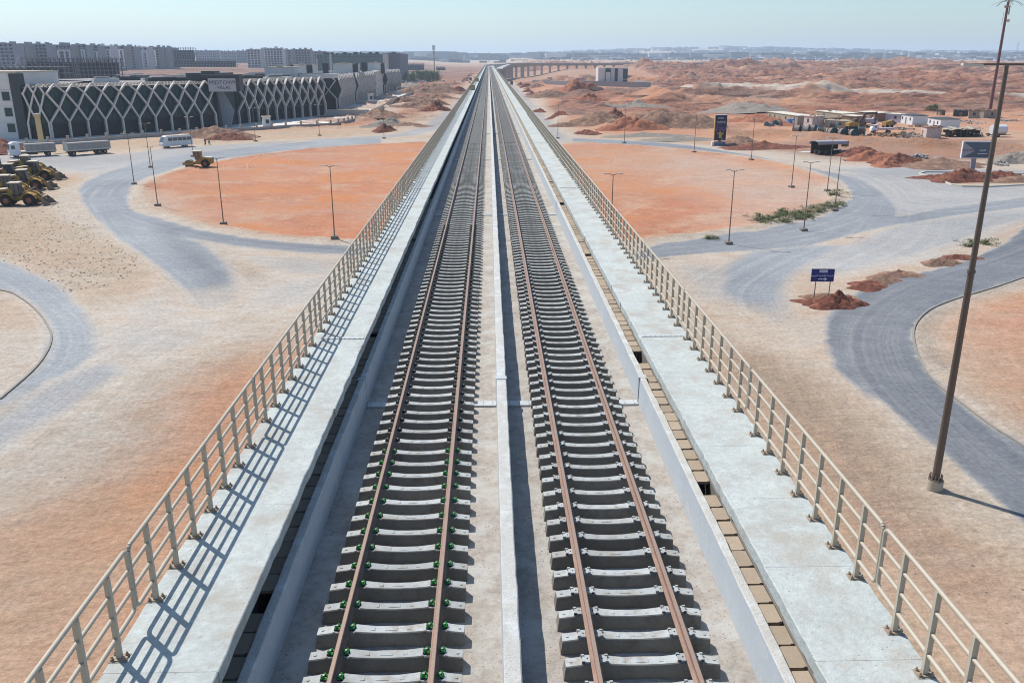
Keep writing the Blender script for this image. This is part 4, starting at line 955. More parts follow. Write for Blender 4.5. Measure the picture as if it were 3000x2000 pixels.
# ---- apartment blocks on the left skyline
APM = [mat('mauve grey render', (.30,.30,.33), .9, .08, .05), mat('pale grey render', (.58,.56,.55), .9, .06, .05), mat('dark window void', (.03,.03,.045), .6, .1, .3), mat('white frame render', (.80,.79,.80), .9, .04, .1), mat('brown grey render', (.29,.26,.26), .9, .08, .05)]
def apartment(px0, px1, yt, D, wm, lab, frames=(), zb=None, rows=None, grp=None, depth=22, rz=0):
    a = GD(px0, yt, D); b = GD(px1, yt, D); zb = hz((a.x + b.x) / 2, D) - 2 if zb is None else zb; H = a.z - zb; W = b.x - a.x
    t = thing('apartment_block', lab, 'apartment block', (a.x, D, zb), rz, grp)
    rr = random.Random(int(px0 * 7 + D)); F = rows or max(2, int(H / 3.3)); fh = H / F
    m = MB(); m.box(0, W, 0, depth, 0, H); k = 0.
    while k < W: m.box(k, k + .35, -.5, 0, fh, H); k += 9.1
    m.build('wall', [APM[wm]], t)
    m = MB()
    for k in range(int(W / 9) + 1): x = k * 9 + rr.uniform(0, 4); m.box(x, min(W, x + rr.uniform(1.5, 5)), 3, 8, H, H + rr.uniform(1.2, 3.2))
    m.box(0, W, -.3, 0, H - .2, H + .7); m.build('roof', [APM[wm]], t)
    nb = max(2, int(W / 4.4)); bw = W / nb
    if nb * (F - 1) > 92: nb = max(2, 92 // (F - 1)); bw = W / nb
    q = MB(); q.box(-bw * .32, bw * .32, -.14, .1, -fh * .31, fh * .31); wme = q.mesh('window', [APM[2]])
    for i in range(nb):
        for j in range(1, F):
            o = bpy.data.objects.new('window', wme); COL.objects.link(o); o.parent = t; o.location = ((i + .5) * bw + rr.uniform(-.3, .3), -.05, (j + .5) * fh)
    for u, v, w0, w1 in frames:
        m = MB(); x0, x1, z0, z1 = u * W, v * W, w0 * H, w1 * H; th = 1.3
        m.box(x0, x1, -1.2, -.2, z1 - th, z1); m.box(x0, x1, -1.2, -.2, z0, z0 + th); m.box(x0, x0 + th * 1.2, -1.2, -.2, z0 + th, z1 - th); m.box(x1 - th * 1.2, x1, -1.2, -.2, z0 + th, z1 - th)
        if x1 - x0 > 8: m.box(x0 + (x1 - x0) * .5, x0 + (x1 - x0) * .5 + 1.4, -1.2, -.2, z0 + th, z1 - th)
        m.build('white_frame', [APM[3]], t)
    return t
GA = 'apartment blocks on the west skyline'
apartment(-60, 36, 128, 960, 0, 'mauve grey apartment block at the very end of the west skyline', grp=GA)
apartment(38, 72, 131, 985, 4, 'narrow brownish apartment block second on the west skyline', grp=GA)
apartment(74, 134, 130, 1010, 0, 'broad mauve apartment block behind the white mall block', grp=GA)
apartment(137, 206, 133, 1040, 4, 'apartment block with two small white framed windows above the lattice corner', frames=((.08,.16,.62,.8),(.42,.96,.3,.84)), grp=GA)
apartment(208, 252, 132, 1060, 0, 'apartment block with short white pillars on the west skyline', frames=((.04,.4,.3,.84),(.6,.86,.3,.84)), grp=GA)
apartment(254, 286, 134, 1080, 0, 'apartment block with one white picture frame window', frames=((.1,.9,.42,.8),), grp=GA)
apartment(288, 322, 136, 1100, 1, 'pale apartment block with a bright grid of dark windows', frames=((.0,.98,.12,.88),), grp=GA)
apartment(324, 362, 136, 1130, 4, 'apartment block with one tall stepped white frame next to the pale one', frames=((.0,.55,.1,.88),(.58,.95,.14,.88)), grp=GA)
apartment(364, 392, 137, 1160, 0, 'dark apartment block with rows of small white sills', grp=GA)
apartment(394, 430, 139, 1190, 1, 'pale apartment block framed in white, third from the concrete skeleton', frames=((.02,.42,.1,.85),(.5,.98,.1,.85)), grp=GA)
apartment(432, 464, 139, 1220, 4, 'apartment block with one tall white frame, second from the concrete skeleton', frames=((.1,.7,.2,.87),), grp=GA)
apartment(466, 486, 140, 1250, 0, 'slim dark apartment block beside the framed corner block', grp=GA)
apartment(488, 505, 140, 1280, 0, 'narrow corner block with a tall white frame next to the concrete skeleton', frames=((.02,.9,.2,.9),), grp=GA)
GB = 'hazy apartment blocks beyond the skeleton'
for i, (a, b, yt, D, lab) in enumerate(((572, 640, 149.5, 2050, 'hazy long apartment row just beyond the concrete skeleton'), (642, 690, 151, 2150, 'hazy flat roofed row in the gap before the pale tower group'), (692, 722, 150, 2000, 'hazy block touching the pale tower group'))):
    apartment(a, b, yt, D, 0, lab, grp=GB, rows=8)
GC = 'pale unfinished apartment towers'
apartment(722, 762, 146, 1330, 1, 'pale unfinished tower with balconies at the start of the middle group', grp=GC)
apartment(764, 826, 143, 1360, 1, 'tallest pale unfinished apartment tower of the middle group', grp=GC)
apartment(828, 852, 147, 1420, 4, 'greyish recessed tower between the pale one and the long grey slab', grp=GC)
apartment(854, 908, 146, 1450, 4, 'long grey unfinished slab of the middle group', grp=GC)
apartment(910, 956, 152, 1500, 4, 'lower grey slab half hidden by the glass office block', grp=GC)
# concrete skeletons
M_sk = mat('raw concrete frame', (.20,.185,.19), .9, .1, .2)
def skeleton(px0, px1, yt, yb, D, lab, bays, fl, depth=18, bottom=None):
    a = GD(px0, yt, D); b = GD(px1, yb, D); t = thing('concrete_skeleton', lab, 'building frame', (a.x, D, b.z), 0, 'unfinished concrete frames'); W = b.x - a.x; H = a.z - b.z
    m = MB(); m.box(0, W, 0, depth, H / fl - .35, H / fl); sl = m.mesh('floor_slab', [M_sk])
    for j in range(fl): o = bpy.data.objects.new('floor_slab', sl); COL.objects.link(o); o.parent = t; o.location.z = H * j / fl
    m = MB(); m.box(.5, W - .5, depth * .3, depth * .3 + .3, 0, H * .82); m.build('infill_wall', [APM[2]], t)
    for q, yy in enumerate((.3, depth / 2)):
        m = MB(); m.box(0, .5, yy, yy + .5, 0, H + (1.2 if q == 0 else .6)); cl = m.mesh('column', [M_sk])
        for i in range(bays + 1): o = bpy.data.objects.new('column', cl); COL.objects.link(o); o.parent = t; o.location.x = (W - .5) * i / bays
    return t
skeleton(500, 570, 141, 180, 1240, 'tall open concrete skeleton at the end of the west skyline', 9, 6)
skeleton(502, 690, 176, 197, 1150, 'low wide concrete skeleton below the tall one', 22, 3)
skeleton(60, 232, 172, 232, 640, 'unfinished brownish frame in front of the west apartment blocks', 12, 4)
skeleton(214, 345, 173, 230, 600, 'unfinished frame with a deep grid of bays beside the pale framed block', 10, 5)
skeleton(-60, 175, 196, 232, 520, 'low unfinished frame behind the white mall block', 12, 2)
skeleton(1186, 1242, 186, 206, 1500, 'small far concrete skeleton right of the glass office block', 8, 3)
q = skeleton(1278, 1304, 197, 206, 1480, 'tiny dark shed beside the distant mast', 4, 2)
# tower crane jib
m = MB(); a = GD(34, 212, 700); b = GD(57, 162, 700); m.beam(a, b, .5, .5); tag(m.build('crane_jib', [M_lat]), 'thin pale crane jib leaning over the unfinished frames', 'crane')

# small white villa with its compound wall right of the viaduct
vil = thing('corner_office_villa', 'small white cubic office with tall dark glass strips inside a walled yard', 'building')
D = 735; a = GD(1753, 200, D); b = GD(1840, 200, D); H = a.z; x0, x1 = a.x, b.x; W = x1 - x0
m = MB(); m.box(x0, x1, D, D + 16, -1, H); m.build('wall', [M_white], vil)
m = MB(); m.box(x0 - .1, x1 + .1, D - .5, D + 16, H, H + .5); m.build('roof', [M_white], vil)
for u, v, z0, z1 in ((.24,.42,.0,.98),(.56,.66,0,.98),(.84,.99,.4,.95),(.84,.98,.03,.36)):
    m = MB(); m.box(x0 + u * W, x0 + v * W, D - .25, D + .1, z0 * H, z1 * H); m.build('window', [M_glass], vil)
m = MB(); m.box(x0 + W * .26, x0 + W * .4, D - 2, D - .3, 0, H * .78); m.build('porch_block', [M_white], vil)
cw = thing('compound_wall', 'long grey wall enclosing the yard of the white office', 'wall'); a = G(1560, 246); b = G(1700, 252); c_ = G(1906, 257.5); d_ = (c_.x + 3, 790)
m = MB(); m.beam((a.x, a.y, 1.5), (b.x, b.y, 1.8), .4, 3.4); m.beam((b.x, b.y, 2), (c_.x, c_.y, 2), .4, 4.2); m.beam((c_.x, c_.y, 2), (*d_, 2), .4, 4.2); m.build('wall', [mat('grey block wall', (.27,.26,.27), .9, .1, .5)], cw)
m = MB()
for k in range(30): p = Vector((a.x, a.y, 0)).lerp(Vector((b.x, b.y, 0)), k / 30); m.cbox((p.x, p.y, 3.6), (.3, .3, .9))
m.build('fence_post', [M_white], cw)
p = G(1699, 250); gb = thing('gatehouse', 'small white gatehouse with blue roof at the yard wall', 'gatehouse', p)
m = MB(); m.cbox((0, 0, 2.4), (5.6, 4.5, 4.8)); m.build('wall', [M_white], gb); m = MB(); m.cbox((0, 0, 5.1), (7, 5.6, .7)); m.build('roof', [mat('blue roof', (.10,.10,.25), .6, .1, 1)], gb)
m = MB(); m.cbox((.6, -2.3, 2.6), (2, .1, 1.6)); m.build('window', [M_beige], gb)
p = G(1745, 275); tb = thing('container_box', 'tan site container standing on the red soil', 'container', p, -.05)
m = MB(); m.cbox((0, 0, 2.1), (8, 3, 3.9)); 
for k in range(14): m.cbox((-3.8 + k * .58, -1.53, 2.1), (.25, .08, 3.6))
m.build('body', [mat('tan corrugated steel', (.47,.40,.28), .7, .08, .6)], tb); m = MB(); m.cbox((4.05, 0, 2), (.1, 2.6, 3.4)); m.build('door', [M_char], tb); m = MB(); m.cbox((0, 0, 4.12), (8.2, 3.2, .14)); m.build('roof', [M_beige], tb)
# ------------------------------------------------------------------ lamps
M_pole = mat('brown galvanised pole', (.22,.175,.14), .5, .12, 3, metal=.3)
M_head = mat('pale lamp head', (.62,.58,.50), .5, .08, 3)
M_foot = mat('concrete footing', (.22,.19,.16), .9, .15, 2)
def lamp(H, arm, double, r0, name='street_lamp'):
    m = MB(); m.tube((0,0,.3), (0,0,H), r0, r0 * .55, 8)
    t = thing(name, '', 'street lamp'); m.build('pole', [M_pole], t)
    m = MB()
    for s in ((-1, 1) if double else (1,)): m.beam((0, 0, H - .1), (s * arm, 0, H + .08), r0 * .8, r0 * .8)
    m.build('arm', [M_pole], t)
    for s in ((-1, 1) if double else (1,)): q = MB(); q.cbox((s * (arm + .25), 0, H + .1), (.7, .24, .09), taper=.8); q.build('lamp_head', [M_head], t)
    m = MB(); m.cbox((0, 0, .12), (.8, .8, .4)); m.build('footing', [M_foot], t)
    return t
L2 = lamp(8.7, .55, True, .08)
def base_from_top(px, py, z):
    p = G(px, py, z); return Vector((p.x, p.y, hz(p.x, p.y)))
LP = [  # top px, rotation, label
    (373, 393, .25, 'street lamp at the western tip of the roundabout, nearest the parked loaders'), (424, 363, .5, 'street lamp behind the doubled pair west of the roller'),
    (440, 432, .1, 'street lamp on the south-west rim of the roundabout with a long wire shadow'), (553, 344, .9, 'street lamp rising behind the yellow roller'),
    (634.6, 465, .05, 'street lamp on the south rim of the orange island nearest the ring road exit'), (740, 317, .8, 'street lamp between the minibus and the mall corner booth'),
    (930, 307, .8, 'street lamp at the top rim of the west half of the island'), (1121, 312, 1.2, 'street lamp nearest the viaduct on the far rim of the west island half'),
    (967, 494, .0, 'lone street lamp on the near rim of the orange island, close to the railing'),
    (1635.5, 312, .3, 'street lamp beside the little red heap right of the viaduct'), (1833, 320, .6, 'street lamp on the far rim of the east island half, second along the curve'),
    (2040.5, 336, .6, 'street lamp opposite the tall purple advertising board'), (2211, 350, .5, 'street lamp in front of the first cable reels'),
    (2334, 398, .3, 'street lamp left of the roadside stall'), (2441, 405.7, .1, 'street lamp in front of the roadside stall'), (2466, 440, .0, 'street lamp at the eastern tip of the island by the shrubs'),
    (2376, 476, .0, 'street lamp standing among the green shrubs'), (2152, 500, .0, 'street lamp on the near rim of the east island half'), (1796.5, 511, .0, 'street lamp partly hidden by the viaduct railing')]
for i, (px, py, rz_, lab) in enumerate(LP):
    p = base_from_top(px, py, 8.7)
    if i == 0: L2.location = p; L2.rotation_euler.z = rz_; L2['label'] = lab; L2['group'] = 'street lamps round the roundabout'
    else: dup(L2, p, rz_, lab, 'street lamps round the roundabout')
# the tall lamp close by
p = G(2736, 1430); top = Vector((p.x, p.y, 0)); BL = thing('tall_street_lamp', 'tall brown twin arm street lamp rising past the dark road bend', 'street lamp', (p.x, p.y, 0))
lean = Vector((top.x - p.x, top.y - p.y, 20.75))
m = MB(); m.tube((0,0,.35), lean * .55, .20, .155, 8); m.build('pole', [mat('brown octagonal pole', (.15,.12,.10), .45, .1, 1.5, metal=.25)], BL)
m = MB(); m.tube(lean * .55, lean, .145, .09, 8); m.tube(lean * .549, lean * .556, .19, .19, 12); m.build('upper_pole', [MATS['brown octagonal pole']], BL)
m = MB(); m.tube((0,0,.0), (0,0,.5), .42, .40, 20); m.build('concrete_collar', [mat('tan collar', (.47,.40,.32), .9, .1, 2)], BL)
m = MB(); m.tube((0,0,.5), (0,0,.56), .37, .37, 16)
for k in range(12): a_ = k * math.pi / 6; m.tube((.29 * math.cos(a_), .29 * math.sin(a_), .54), (.29 * math.cos(a_), .29 * math.sin(a_), .82), .03, .03, 6)
m.build('anchor_bolts', [M_pole], BL)
ax = Vector((1, -.12, 0)).normalized(); tp = lean + Vector((0, 0, .05))
m = MB(); m.beam(tp - ax * 1.5, tp + ax * 1.6, .09, .09); m.build('arm', [MATS['brown octagonal pole']], BL)
for s in (-1, 1): m = MB(); m.beam(tp + ax * s * 1.05 + Vector((0,0,-.03)), tp + ax * s * 1.9 + Vector((0,0,.0)), .3, .1); m.build('lamp_head', [M_head], BL)

# ------------------------------------------------------------------ vehicles
M_tyre = mat('tyre rubber', (.028,.027,.027), .85, .2, 4); M_rim = mat('wheel rim', (.33,.31,.30), .5, .1, 4, metal=.3)
M_yel = mat('dusty machine yellow', (.42,.26,.055), .65, .18, 1.5, stain=(1.2, .45, .65, (.19,.13,.07)))
M_rrim = mat('rusty rim', (.28,.11,.06), .7, .2, 4); M_vg = mat('vehicle glass', (.05,.07,.08), .08, .05, 2, spec=.9)
M_wp = mat('white vehicle paint', (.70,.71,.73), .35, .05, 1, stain=(1.1, .56, .72, (.55,.52,.48))); M_steel = mat('worn bucket steel', (.20,.165,.13), .7, .2, 2)
M_chas = mat('dark chassis', (.06,.055,.055), .7, .2, 3); M_roofw = mat('dusty roof', (.58,.52,.42), .7, .1, 1)
def wheelp(t, x, y, r, w, rim=M_rim, name='wheel'):
    m = MB(); m.wheel((0, 0, 0), r, w, 20)
    for k in range(20):
        a_ = k * math.pi / 10; m.cbox((r * math.cos(a_), 0, r * math.sin(a_)), (.06 * r + .03, w * .9, .1 * r), ry=-a_) if r > .6 else None
    o = m.build(name, [M_tyre], t, (x, y, r)); m = MB(); m.wheel((0, 0, 0), r * .5, w * 1.04, 16); m.tube((0, -w * .56, 0), (0, w * .56, 0), r * .2, r * .2, 10); m.build('rim', [rim], o)
def make_loader(s=1.0):
    t = thing('wheel_loader', '', 'wheel loader')
    for x in (-1.55, 1.65):
        for y in (-1.05, 1.05): wheelp(t, x, y, .82, .62, M_rrim)
    m = MB(); m.prism([(-3.7,.9),(-3.7,2.0),(-3.3,2.35),(-1.1,2.55),(-.6,2.3),(-.6,.8),(-2.4,.75)], -.85, .85, 'y'); m.build('engine_hood', [M_yel], t)
    m = MB(); m.prism([(-3.72,1.9),(-3.3,2.38),(-1.4,2.57),(-1.4,2.6),(-3.3,2.42),(-3.78,1.95)], -.86, .86, 'y'); m.build('hood_top', [M_roofw], t)
    m = MB(); m.box(-3.0, -1.4, -.875, .875, 1.55, 2.2); m.build('black_side_panel', [M_chas], t)
    m = MB(); m.prism([(-1.0,1.5),(-1.05,3.3),(.25,3.3),(.5,1.9),(.3,1.5)], -.7, .7, 'y'); m.build('cab', [M_vg], t)
    m = MB()
    for y in (-.72, .72):
        m.beam((-1.05, y, 1.5), (-1.05, y, 3.35), .1, .1); m.beam((.3, y, 1.5), (.25, y, 3.35), .1, .1); m.beam((-.35, y, 1.5), (-.35, y, 3.35), .07, .07)
        m.beam((-1.05, y, 1.55), (.45, y, 1.55), .1, .16)
    m.build('cab_frame', [M_chas], t)
    m = MB(); m.box(-1.2, .45, -.82, .82, 3.32, 3.46); m.build('cab_roof', [M_roofw], t)
    m = MB(); m.prism([(-.5,.7),(-.5,1.4),(.6,1.7),(1.0,2.1),(2.2,1.6),(2.3,.75)], -.5, .5, 'y'); m.build('front_frame', [M_yel], t)
    for x in (-1.55, 1.65):
        m = MB()
        for s_ in (-1, 1):
            pts = [Vector((x + 1.08 * math.cos(a_), s_ * 1.05, .82 + 1.08 * math.sin(a_))) for a_ in np.linspace(.25, math.pi - .25, 7)]
            for a_, b_ in zip(pts[:-1], pts[1:]): m.beam(a_, b_, .7, .07, up=(0, 0, 1) if abs((b_ - a_).z) < .3 else (1, 0, 0))
        m.build('mudguard', [M_yel], t)
    m = MB()
    for y in (-.55, .55): m.beam((.9, y, 2.05), (2.6, y, 1.35), .16, .36); m.beam((2.5, y, 1.4), (3.5, y, .55), .16, .34); m.tube((.6, y * .8, 1.5), (2.4, y * .8, 1.15), .08, .06, 8)
    m.beam((1.2, 0, 2.2), (2.3, 0, 1.9), .14, .2); m.beam((2.3, 0, 1.95), (3.2, 0, 1.1), .12, .18); m.beam((2.3, -.6, 1.5), (2.3, .6, 1.5), .2, .2); m.build('lift_arm', [M_yel], t)
    m = MB(); arc = [(3.5,1.25),(3.35,.8),(3.4,.3),(3.75,.08),(4.75,.02)]
    for (xa, za), (xb, zb) in zip(arc[:-1], arc[1:]): m.beam((xa, 0, za), (xb, 0, zb), 2.75, .07)
    for y in (-1.38, 1.38): m.prism(arc + [(4.2,.6)], y - .03, y + .03, 'y')
    for k in range(8): m.cbox((4.85, -1.25 + k * .357, .03), (.28, .1, .07))
    m.build('bucket', [M_steel], t)
    m = MB(); m.tube((-1.7, .3, 2.4), (-1.7, .3, 3.3), .07, .07, 8); m.build('exhaust', [M_chas], t)
    m = MB(); m.cbox((-.3, -.95, .75), (1.0, .3, .08)); m.cbox((-.3, -.95, 1.1), (.9, .25, .06)); m.beam((-.75, -.98, .75), (-.75, -.85, 1.6), .05, .05); m.build('ladder', [M_chas], t)
    return t
LD = make_loader(); LD.location = G(62, 600); LD.rotation_euler.z = rad(8); LD['label'] = 'dusty yellow wheel loader nearest the camera, with glazed black cab and bucket on the ground'; LD['group'] = 'parked wheel loaders'
for px, py, rz_, lab in ((30, 575, 12, 'second wheel loader, close behind the nearest one, beige roof showing'), (80, 556, 14, 'wheel loader with raised rusty bucket edge, third in the parked cluster'),
                         (-8, 548, 10, 'wheel loader at the frame edge in the middle of the cluster'), (40, 536, 12, 'wheel loader with bright pinkish cab roof in the cluster'), (112, 527, 8, 'wheel loader with glazed cab at the far front of the cluster'),
                         (88, 508, 10, 'wheel loader with plain box cab, farthest in the parked cluster'), (2, 520, 14, 'wheel loader with tall exhaust at the back of the cluster')):
    dup(LD, G(px, py), rad(rz_), lab, 'parked wheel loaders')
# roller
RO = thing('soil_compactor', 'yellow drum roller parked on the rim of the orange island', 'roller', G(582, 490), rad(188))
wheelp(RO, -1.5, -.8, .78, .55, M_rrim); wheelp(RO, -1.5, .8, .78, .55, M_rrim)
m = MB(); m.wheel((1.75, 0, .78), .78, 2.0, 24); m.build('drum', [M_steel], RO)
m = MB()
for y in (-1.1, 1.1): m.beam((.6, y, .85), (2.75, y, .85), .12, .4)
m.cbox((2.75, 0, .85), (.2, 2.3, .5)); m.cbox((.7, 0, .9), (.3, 2.3, .6)); m.build('drum_frame', [M_yel], RO)
m = MB(); m.prism([(-3.0,.8),(-3.1,1.9),(-.5,2.05),(.2,1.5),(.35,.7),(-2,.6)], -.75, .75, 'y'); m.build('body', [M_yel], RO)
m = MB(); m.box(-2.9, -.9, -.7, .7, 1.95, 2.05); m.build('hood_top', [M_roofw], RO)
m = MB(); m.prism([(-.8,1.7),(-.75,3.2),(.75,3.2),(.25,1.5)], -.68, .68, 'y'); m.build('cab', [M_vg], RO)
m = MB()
for y in (-.7, .7):
    for xa, xb in ((-.8, -.75), (-.1, .05), (.3, .75)): m.beam((xa, y, 1.6), (xb, y, 3.25), .12, .12)
m.box(-.85, -.6, -.72, .72, 1.7, 3.2); m.build('cab_frame', [M_yel], RO)
m = MB(); m.box(-.95, .95, -.85, .85, 3.22, 3.36); m.build('cab_roof', [M_roofw], RO)
# block lorry and trailer
def lorry(p, rz_):
    t = thing('flatbed_lorry', 'white cab lorry with a flat bed, head of the block carrying pair', 'lorry', p, rz_)
    m = MB(); m.prism([(2.7,.55),(4.85,.55),(4.95,1.7),(4.6,3.1),(3.9,3.45),(2.75,3.35)], -1.2, 1.2, 'y'); m.build('cab', [M_wp], t)
    m = MB(); m.prism([(4.97,1.85),(4.66,2.95),(4.6,2.95),(4.9,1.85)], -1.05, 1.05, 'y'); m.build('windscreen', [M_vg], t)
    for s in (-1, 1): m = MB(); m.box(3.7, 4.5, s * 1.21 - .01, s * 1.21 + .01, 1.95, 2.75); m.build('side_window', [M_vg], t)
    m = MB(); m.box(4.85, 5.0, -1.15, 1.15, .4, .95); m.build('bumper', [M_wp], t)
    m = MB(); m.box(-4.6, 2.7, -.4, .4, .75, 1.05); m.cbox((.2, -.8, .8), (1.8, .6, .55)); m.cbox((.2, .8, .8), (1.8, .6, .55)); m.build('chassis', [M_chas], t)
    m = MB(); m.box(-4.7, 2.5, -1.25, 1.25, 1.1, 1.35); m.build('bed', [M_head], t)
    for x in (3.6, -2.9):
        for y in (-1.0, 1.0): wheelp(t, x, y, .52, .32)
    for s in (-1, 1): m = MB(); m.cbox((4.98, s * .9, .75), (.06, .35, .2)); m.build('headlight', [M_head], t)
    return t
pa = G(58, 461); pb = G(140, 456); ang = math.atan2(pa.y - pb.y, pa.x - pb.x); mid = (pa + pb) / 2
lorry(mid, ang)
M_blk = mat('grey concrete block', (.33,.31,.295), .9, .12, 1.2); bm_ = MB(); bm_.cbox((0, 0, .75), (1.2, 2.3, 1.5)); BK = bm_.mesh('block', [M_blk])
def load(p, rz_, xs, z, lab, grp):
    for x in xs:
        o = bpy.data.objects.new('block_pallet', BK); COL.objects.link(o); c_ = Vector((math.cos(rz_), math.sin(rz_), 0)); o.location = p + c_ * x + Vector((0, 0, z)); o.rotation_euler = (0, 0, rz_)
        tag(o, lab, 'block stack', grp)
load(mid, ang, [-4.0 + 1.25 * k for k in range(5)], 1.36, 'cube of grey masonry blocks standing on the bed of the white cab lorry', 'block stacks on the lorry')
pa = G(212, 456); pb = G(304, 449); ang2 = math.atan2(pa.y - pb.y, pa.x - pb.x); mid2 = (pa + pb) / 2
TR = thing('flatbed_trailer', 'three axle flat trailer parked behind the white cab lorry', 'trailer', mid2, ang2)
m = MB(); m.box(-5.0, 4.9, -1.25, 1.25, 1.1, 1.38); m.build('bed', [M_head], TR); m = MB(); m.box(-4.8, 4.6, -.5, .5, .75, 1.08); m.cbox((.8, -.8, .8), (2.2, .4, .5)); m.build('chassis', [M_chas], TR)
m = MB(); m.beam((4.6, 0, .7), (7.6, 0, .6), .1, .1); m.build('drawbar', [M_chas], TR); m = MB(); m.box(4.8, 4.95, -1.2, 1.2, 1.38, 3.1); m.build('headboard', [M_head], TR)
for x in (3.6, -2.2, -3.5):
    for y in (-1.0, 1.0): wheelp(TR, x, y, .52, .32)
load(mid2, ang2, [-4.35 + 1.23 * k for k in range(8)], 1.39, 'cube of grey masonry blocks standing on the three axle trailer', 'block stacks on the trailer')
# minibus
pa = G(478, 434); pb = G(548, 429); ang = math.atan2(pa.y - pb.y, pa.x - pb.x)
BU = thing('minibus', 'white minibus with a band of dark windows on the dusty road', 'minibus', (pa + pb) / 2 + Vector((.3, 0, 0)), ang)
m = MB(); m.prism([(-3.9,.55),(-3.95,2.4),(-3.7,2.85),(2.6,2.95),(3.1,2.75),(3.8,1.5),(3.95,.9),(3.9,.45),(3,.4)], -1.1, 1.1, 'y'); m.build('body', [M_wp], BU)
for s in (-1, 1):
    for k in range(5): m = MB(); m.box(-3.6 + k * 1.22, -2.5 + k * 1.22, s * 1.115 - .012, s * 1.115 + .012, 1.72, 2.5); m.build('side_window', [M_vg], BU)
m = MB(); m.prism([(3.82,1.55),(3.16,2.72),(3.1,2.7),(3.76,1.53)], -1.0, 1.0, 'y'); m.build('windscreen', [M_vg], BU)
m = MB(); m.box(2.5, 2.52, -1.125, -1.1, .6, 2.5); m.box(1.4, 1.42, -1.125, -1.1, .6, 2.5); m.build('door', [M_chas], BU); m = MB(); m.box(-3.6, 2.6, -1.0, 1.0, 2.93, 3.0); m.build('roof', [M_roofw], BU)
for s in (-1, 1): m = MB(); m.cbox((3.93, s * .8, 1.0), (.08, .4, .25)); m.build('headlight', [M_head], BU)
for x in (2.55, -2.1):
    for y in (-.95, .95): wheelp(BU, x, y, .42, .28)
# cars
CC = {}
def carmat(n, c): return mat('car paint ' + n, c, .3, .04, 1, spec=.6)
def make_car(n, c):
    t = thing('parked_car', '', 'car'); m = MB(); m.prism([(-2.1,.35),(-2.15,.85),(-1.6,.98),(.9,.98),(2.0,.82),(2.15,.55),(2.1,.3)], -.85, .85, 'y'); m.build('body', [carmat(n, c)], t)
    m = MB(); m.prism([(-1.65,.97),(-1.2,1.4),(.35,1.42),(1.0,.97)], -.76, .76, 'y'); m.build('window', [M_vg], t)
    m = MB(); m.box(-1.2, .35, -.72, .72, 1.41, 1.46); m.build('roof', [carmat(n, c)], t)
    for x in (-1.3, 1.3):
        for y in (-.78, .78): m = MB(); m.wheel((0, 0, 0), .33, .2, 12); m.build('wheel', [M_tyre], t, (x, y, .33))
    return t
cols = {'dark grey': (.07,.08,.10), 'white': (.68,.68,.68), 'silver': (.36,.38,.41), 'black': (.02,.02,.025), 'blue': (.06,.10,.22)}
def place_car(n, px, py, rz_, lab, grp=None):
    p = G(px, py); p.z = hz(p.x, p.y)
    if n not in CC: CC[n] = make_car(n, cols[n]); c_ = CC[n]; c_.location = p; c_.rotation_euler.z = rz_; c_['label'] = lab; (grp and c_.__setitem__('group', grp)); return
    dup(CC[n], p, rz_, lab, grp)
place_car('dark grey', 1300, 242.5, .3, 'dark grey car first of the three on the sandy verge', 'cars on the sandy verge'); place_car('silver', 1332, 242, .5, 'silver car in the middle of the three on the sandy verge', 'cars on the sandy verge'); place_car('white', 1355, 243, .4, 'white car third on the sandy verge by the earth heaps', 'cars on the sandy verge')
r = random.Random(8)
for k in range(26): place_car(r.choice(['white', 'silver', 'dark grey', 'blue']), 1182 + (k % 9) * 9.5 + r.uniform(-2, 2), 236 + (k // 9) * 4.2 + r.uniform(-.6, .6), r.uniform(1.2, 1.9), 'parked car in the crowded lot beside the green trees, beyond the forecourt', 'cars in the far car park')
for px, py, n, lab in ((1388, 226, 'white', 'white car driving on the road behind the dark van'), (1376, 245, 'dark grey', 'dark car half hidden by the railing on the verge road'), (1392, 229.5, 'silver', 'silver car farthest along the verge road')): place_car(n, px, py, 1.5, lab)
for px, py, lab in ((1379, 237, 'dark box van on the road left of the viaduct'), (1499, 250, 'dark box van on the road right of the viaduct'), (1480, 226, 'dark box van under the branch viaduct piers')):
    p = G(px, py); t = thing('box_van', lab, 'van', p, 1.55); m = MB(); m.cbox((-.6, 0, 1.9), (4.6, 2.3, 2.6)); m.build('body', [M_chas], t); m = MB(); m.prism([(1.7,.5),(3.3,.5),(3.3,1.3),(2.8,2.2),(1.7,2.2)], -1.0, 1.0, 'y'); m.build('cab', [carmat('silver', cols['silver'])], t)
    for x in (-2, 2.3):
        for y in (-.95, .95): m = MB(); m.wheel((0, 0, 0), .45, .28, 12); m.build('wheel', [M_tyre], t, (x, y, .45))
for px, py, n, lab in ((1612, 236, 0, 'small white lorry inside the walled yard'), (1645, 236, 1, 'olive bus with pale roof inside the walled yard')):
    p = G(px, py); t = thing('yard_vehicle', lab, 'lorry' if n == 0 else 'bus', p, .1); L_ = 7 if n == 0 else 13; m = MB(); m.cbox((0, 0, 1.9), (L_, 2.6, 2.8)); m.build('body', [M_wp if n == 0 else M_yel], t)
    m = MB(); m.cbox((0, -1.32, 2.3), (L_ * .85, .06, .8)); m.build('window', [M_vg], t); m = MB(); m.cbox((0, 0, 3.36), (L_, 2.6, .1)); m.build('roof', [M_roofw], t)
    for x in (-L_ * .35, L_ * .35): m = MB(); m.wheel((0, 0, 0), .5, 2.7, 12); m.build('wheel', [M_tyre], t, (x, 0, .5))

